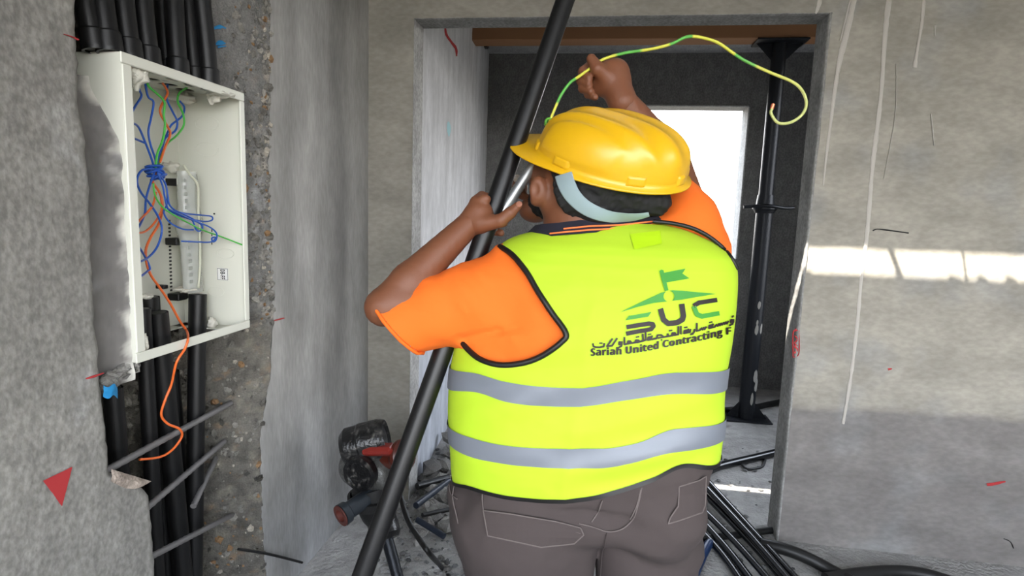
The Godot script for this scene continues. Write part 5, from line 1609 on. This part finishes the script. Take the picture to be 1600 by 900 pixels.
	if arr:
		var vv: PackedVector3Array = arr[Mesh.ARRAY_VERTEX]
		var ii: PackedInt32Array = arr[Mesh.ARRAY_INDEX]
		var lo := Vector2(1e9, 1e9); var hi := -lo
		for q in vv: lo = lo.min(Vector2(q.x, q.y)); hi = hi.max(Vector2(q.x, q.y))
		var base := [Vector2(0, 764), Vector2(0.28, 755), Vector2(0.53, 727), Vector2(0.8, 693), Vector2(1, 664)]
		b = MB.new()
		var cap := 0.46
		for e in [[-1.4, 0.0], [1.4, 0.0003], [0.0, 0.0006]]:      # struck three times for the heavy weight
			var b0 := b.v.size()
			for q in vv:
				var s := (q.x - lo.x) / (hi.x - lo.x)
				b.p(on_back(850.0 + (lerpf(218, 868, s) + e[0]) / 3.0, 300.0 + (soft(base, s) - (q.y - (lo.y + 0.13)) / cap * 33.0 + 3.0) / 3.0, 0.0042 + e[1]))
			for k in range(0, ii.size(), 3): b.tri(b0 + ii[k], b0 + ii[k + 1], b0 + ii[k + 2])
		part("lettering", b, N, vs)
	# Arabic line: pen strokes above its own sloping base line
	b = MB.new()
	var base2 := [Vector2(225, 722), Vector2(340, 718), Vector2(470, 696), Vector2(640, 664), Vector2(760, 640), Vector2(885, 610)]
	var ink := func(pts: Array, w := 8.5) -> void:
		px_stroke(b, pts.map(func(q): return [q[0], soft(base2, q[0]) - q[1]]), w, K)
	for s in [
		# last word, read from its right end
		[[474, 34], [474, 2]], [[474, 2], [462, 0], [460, 30]], [[460, 0], [448, 0], [440, 8], [430, 10], [426, 2], [436, -1], [448, 0]], [[428, 0], [410, 0], [404, 10], [394, 12], [390, 2], [402, 0]], [[392, 0], [376, 0], [376, 30]], [[364, 12], [352, 14], [350, 4], [362, 1], [364, 10], [362, -6], [348, -12]],
		[[340, 30], [318, 0], [296, 0]], [[318, 30], [298, 4]], [[282, 10], [280, -2], [262, -5], [240, -4], [230, 0], [228, 10]],
		# third word
		[[638, 34], [638, 2]], [[626, 34], [626, 0], [614, 0]], [[614, 0], [610, 10], [598, 11], [596, 1], [610, 0]], [[598, 0], [580, 0], [578, 10]], [[578, 0], [560, 0], [548, 12], [536, 14]], [[556, 0], [534, 0]], [[530, 14], [524, 0], [506, 0]], [[500, 12], [486, 12], [484, 0], [498, 0], [504, 14]],
		# second word
		[[754, 8], [748, 0], [744, 8], [738, 0], [734, 8], [726, 0], [712, 0]], [[712, 32], [712, 0]], [[702, 6], [698, -6], [688, -10]], [[682, 10], [680, 0], [672, 0]], [[670, 12], [654, 12], [652, 0], [668, 0], [672, 14]],
		# first word
		[[880, 12], [870, 14], [868, 4], [880, 2], [880, 10], [876, -6], [864, -10]], [[856, 8], [850, 0], [846, 8], [840, 0], [836, 8], [828, 0], [824, 8], [818, 0], [814, 8], [808, 0], [802, 8], [796, 0], [786, 0]], [[784, 12], [770, 12], [768, 0], [782, 0], [786, 14]]]:
		ink.call(s)
	for d in [[432, 24], [440, 24], [262, 14], [270, 14], [586, 24], [594, 24], [488, 26], [496, 26], [548, -12], [684, -12], [692, -12], [656, 26], [664, 26], [772, 26], [780, 26], [874, 26], [878, 30]]:
		ink.call([[d[0], d[1]], [d[0] + 1.5, d[1]]], 6.5)
	part("lettering", b, N, vs)

# ---------- what the worker holds ----------
func held_things() -> void:
	var z0 := -1.60; var z1 := -1.22
	var path := []
	for k in 9:
		var t := k / 8.0
		path.append(at(lerpf(890, 564, t) + 3.0 * sin(PI * t), lerpf(-20, 905, t), lerpf(z0, z1, pow(t, 1.0))))
	var last: Vector3 = path[-1]; var d: Vector3 = (path[-1] - path[-2]).normalized()
	path.append(last + d * ((last.y - 0.02) / -d.y))
	var first: Vector3 = path[0]
	path.push_front(first + (path[0] - path[1]).normalized() * 0.25)
	pipe(smooth(path, 4), 0.0245, mats.black_pipe, "long black conduit held upright in the worker's left hand", "", null, "held_conduit")
	var c0 := at(843, 243, -1.50); var c1 := at(745, 393, -1.455)
	var b := MB.new()
	var rad := []
	var pts := []
	for k in 60:
		pts.append(c0.lerp(c1, k / 59.0)); rad.append(0.0135 if k % 2 else 0.0148)
	b.tube(pts, rad, 12)
	single("silver_conduit", b, mats.galv, "short silver flexible conduit gripped beside the long black one", "pipe")
	# the green and yellow earth wire
	var px := [[858, 192], [866, 172], [876, 150], [890, 130], [904, 120], [918, 110], [942, 93], [976, 83], [1016, 77], [1048, 69], [1072, 58], [1092, 58], [1120, 66], [1144, 82], [1164, 95], [1200, 112], [1236, 127], [1252, 140], [1260, 160], [1254, 178], [1236, 191], [1216, 192], [1205, 178], [1206, 170]]
	var w := []
	for k in px.size():
		var t := float(k) / (px.size() - 1)
		w.append(at(px[k][0], px[k][1], -1.525 - 0.06 * smoothstep(0.35, 1.0, t) + 0.03 * smoothstep(0.3, 0.0, t)))
	w = smooth(w, 7)
	b = MB.new()
	b.tube(w, 0.0037, 9)
	var m := mat(Color.WHITE, 0.45); m.vertex_color_use_as_albedo = true
	for k in b.v.size():
		var row := k / 9
		var green := (k % 9) in [0, 1, 2] or (row > 10 and row < 26) or (row > 46 and row < 54) or (row > 62 and row < 74) or (row > 92 and row < 102)
		var pale := smoothstep(90.0, 130.0, float(row))
		b.c[k] = (Color(0.10, 0.42, 0.06) if green else Color(0.62, 0.62, 0.06)).lerp(Color(0.50, 0.56, 0.26), pale * 0.7)
	var root := thing("earth_wire", "green and yellow earth wire arching from the worker's raised hand", "wire", w[0])
	part("strand", b, m, root)
	b = MB.new()
	var e: Vector3 = w[-1]
	b.tube([e, e + (e - w[-2]).normalized() * 0.012], 0.0048, 9)
	part("copper_end", b, mat(Color(0.95, 0.55, 0.40), 0.35, 0.6), root)
	b = MB.new()
	var kn: Vector3 = w[0]
	for k in 3:
		var lp := []
		var tl := Basis(Vector3(1, 0.4 * k, 0.3).normalized(), k * 0.9)
		for j in 13: lp.append(kn + tl * Vector3(cos(TAU * j / 12.0) * 0.010, (k - 1) * 0.004, sin(TAU * j / 12.0) * 0.010))
		b.tube(lp, 0.0035, 6)
	part("knot", b, mat(Color(0.35, 0.62, 0.18), 0.45), root)
	b = MB.new()
	b.tube(smooth([kn, at(853, 215, -1.52), at(846, 240, -1.515), c0], 4), 0.0035, 7)
	part("tail", b, mat(Color(0.35, 0.62, 0.18), 0.45), root)
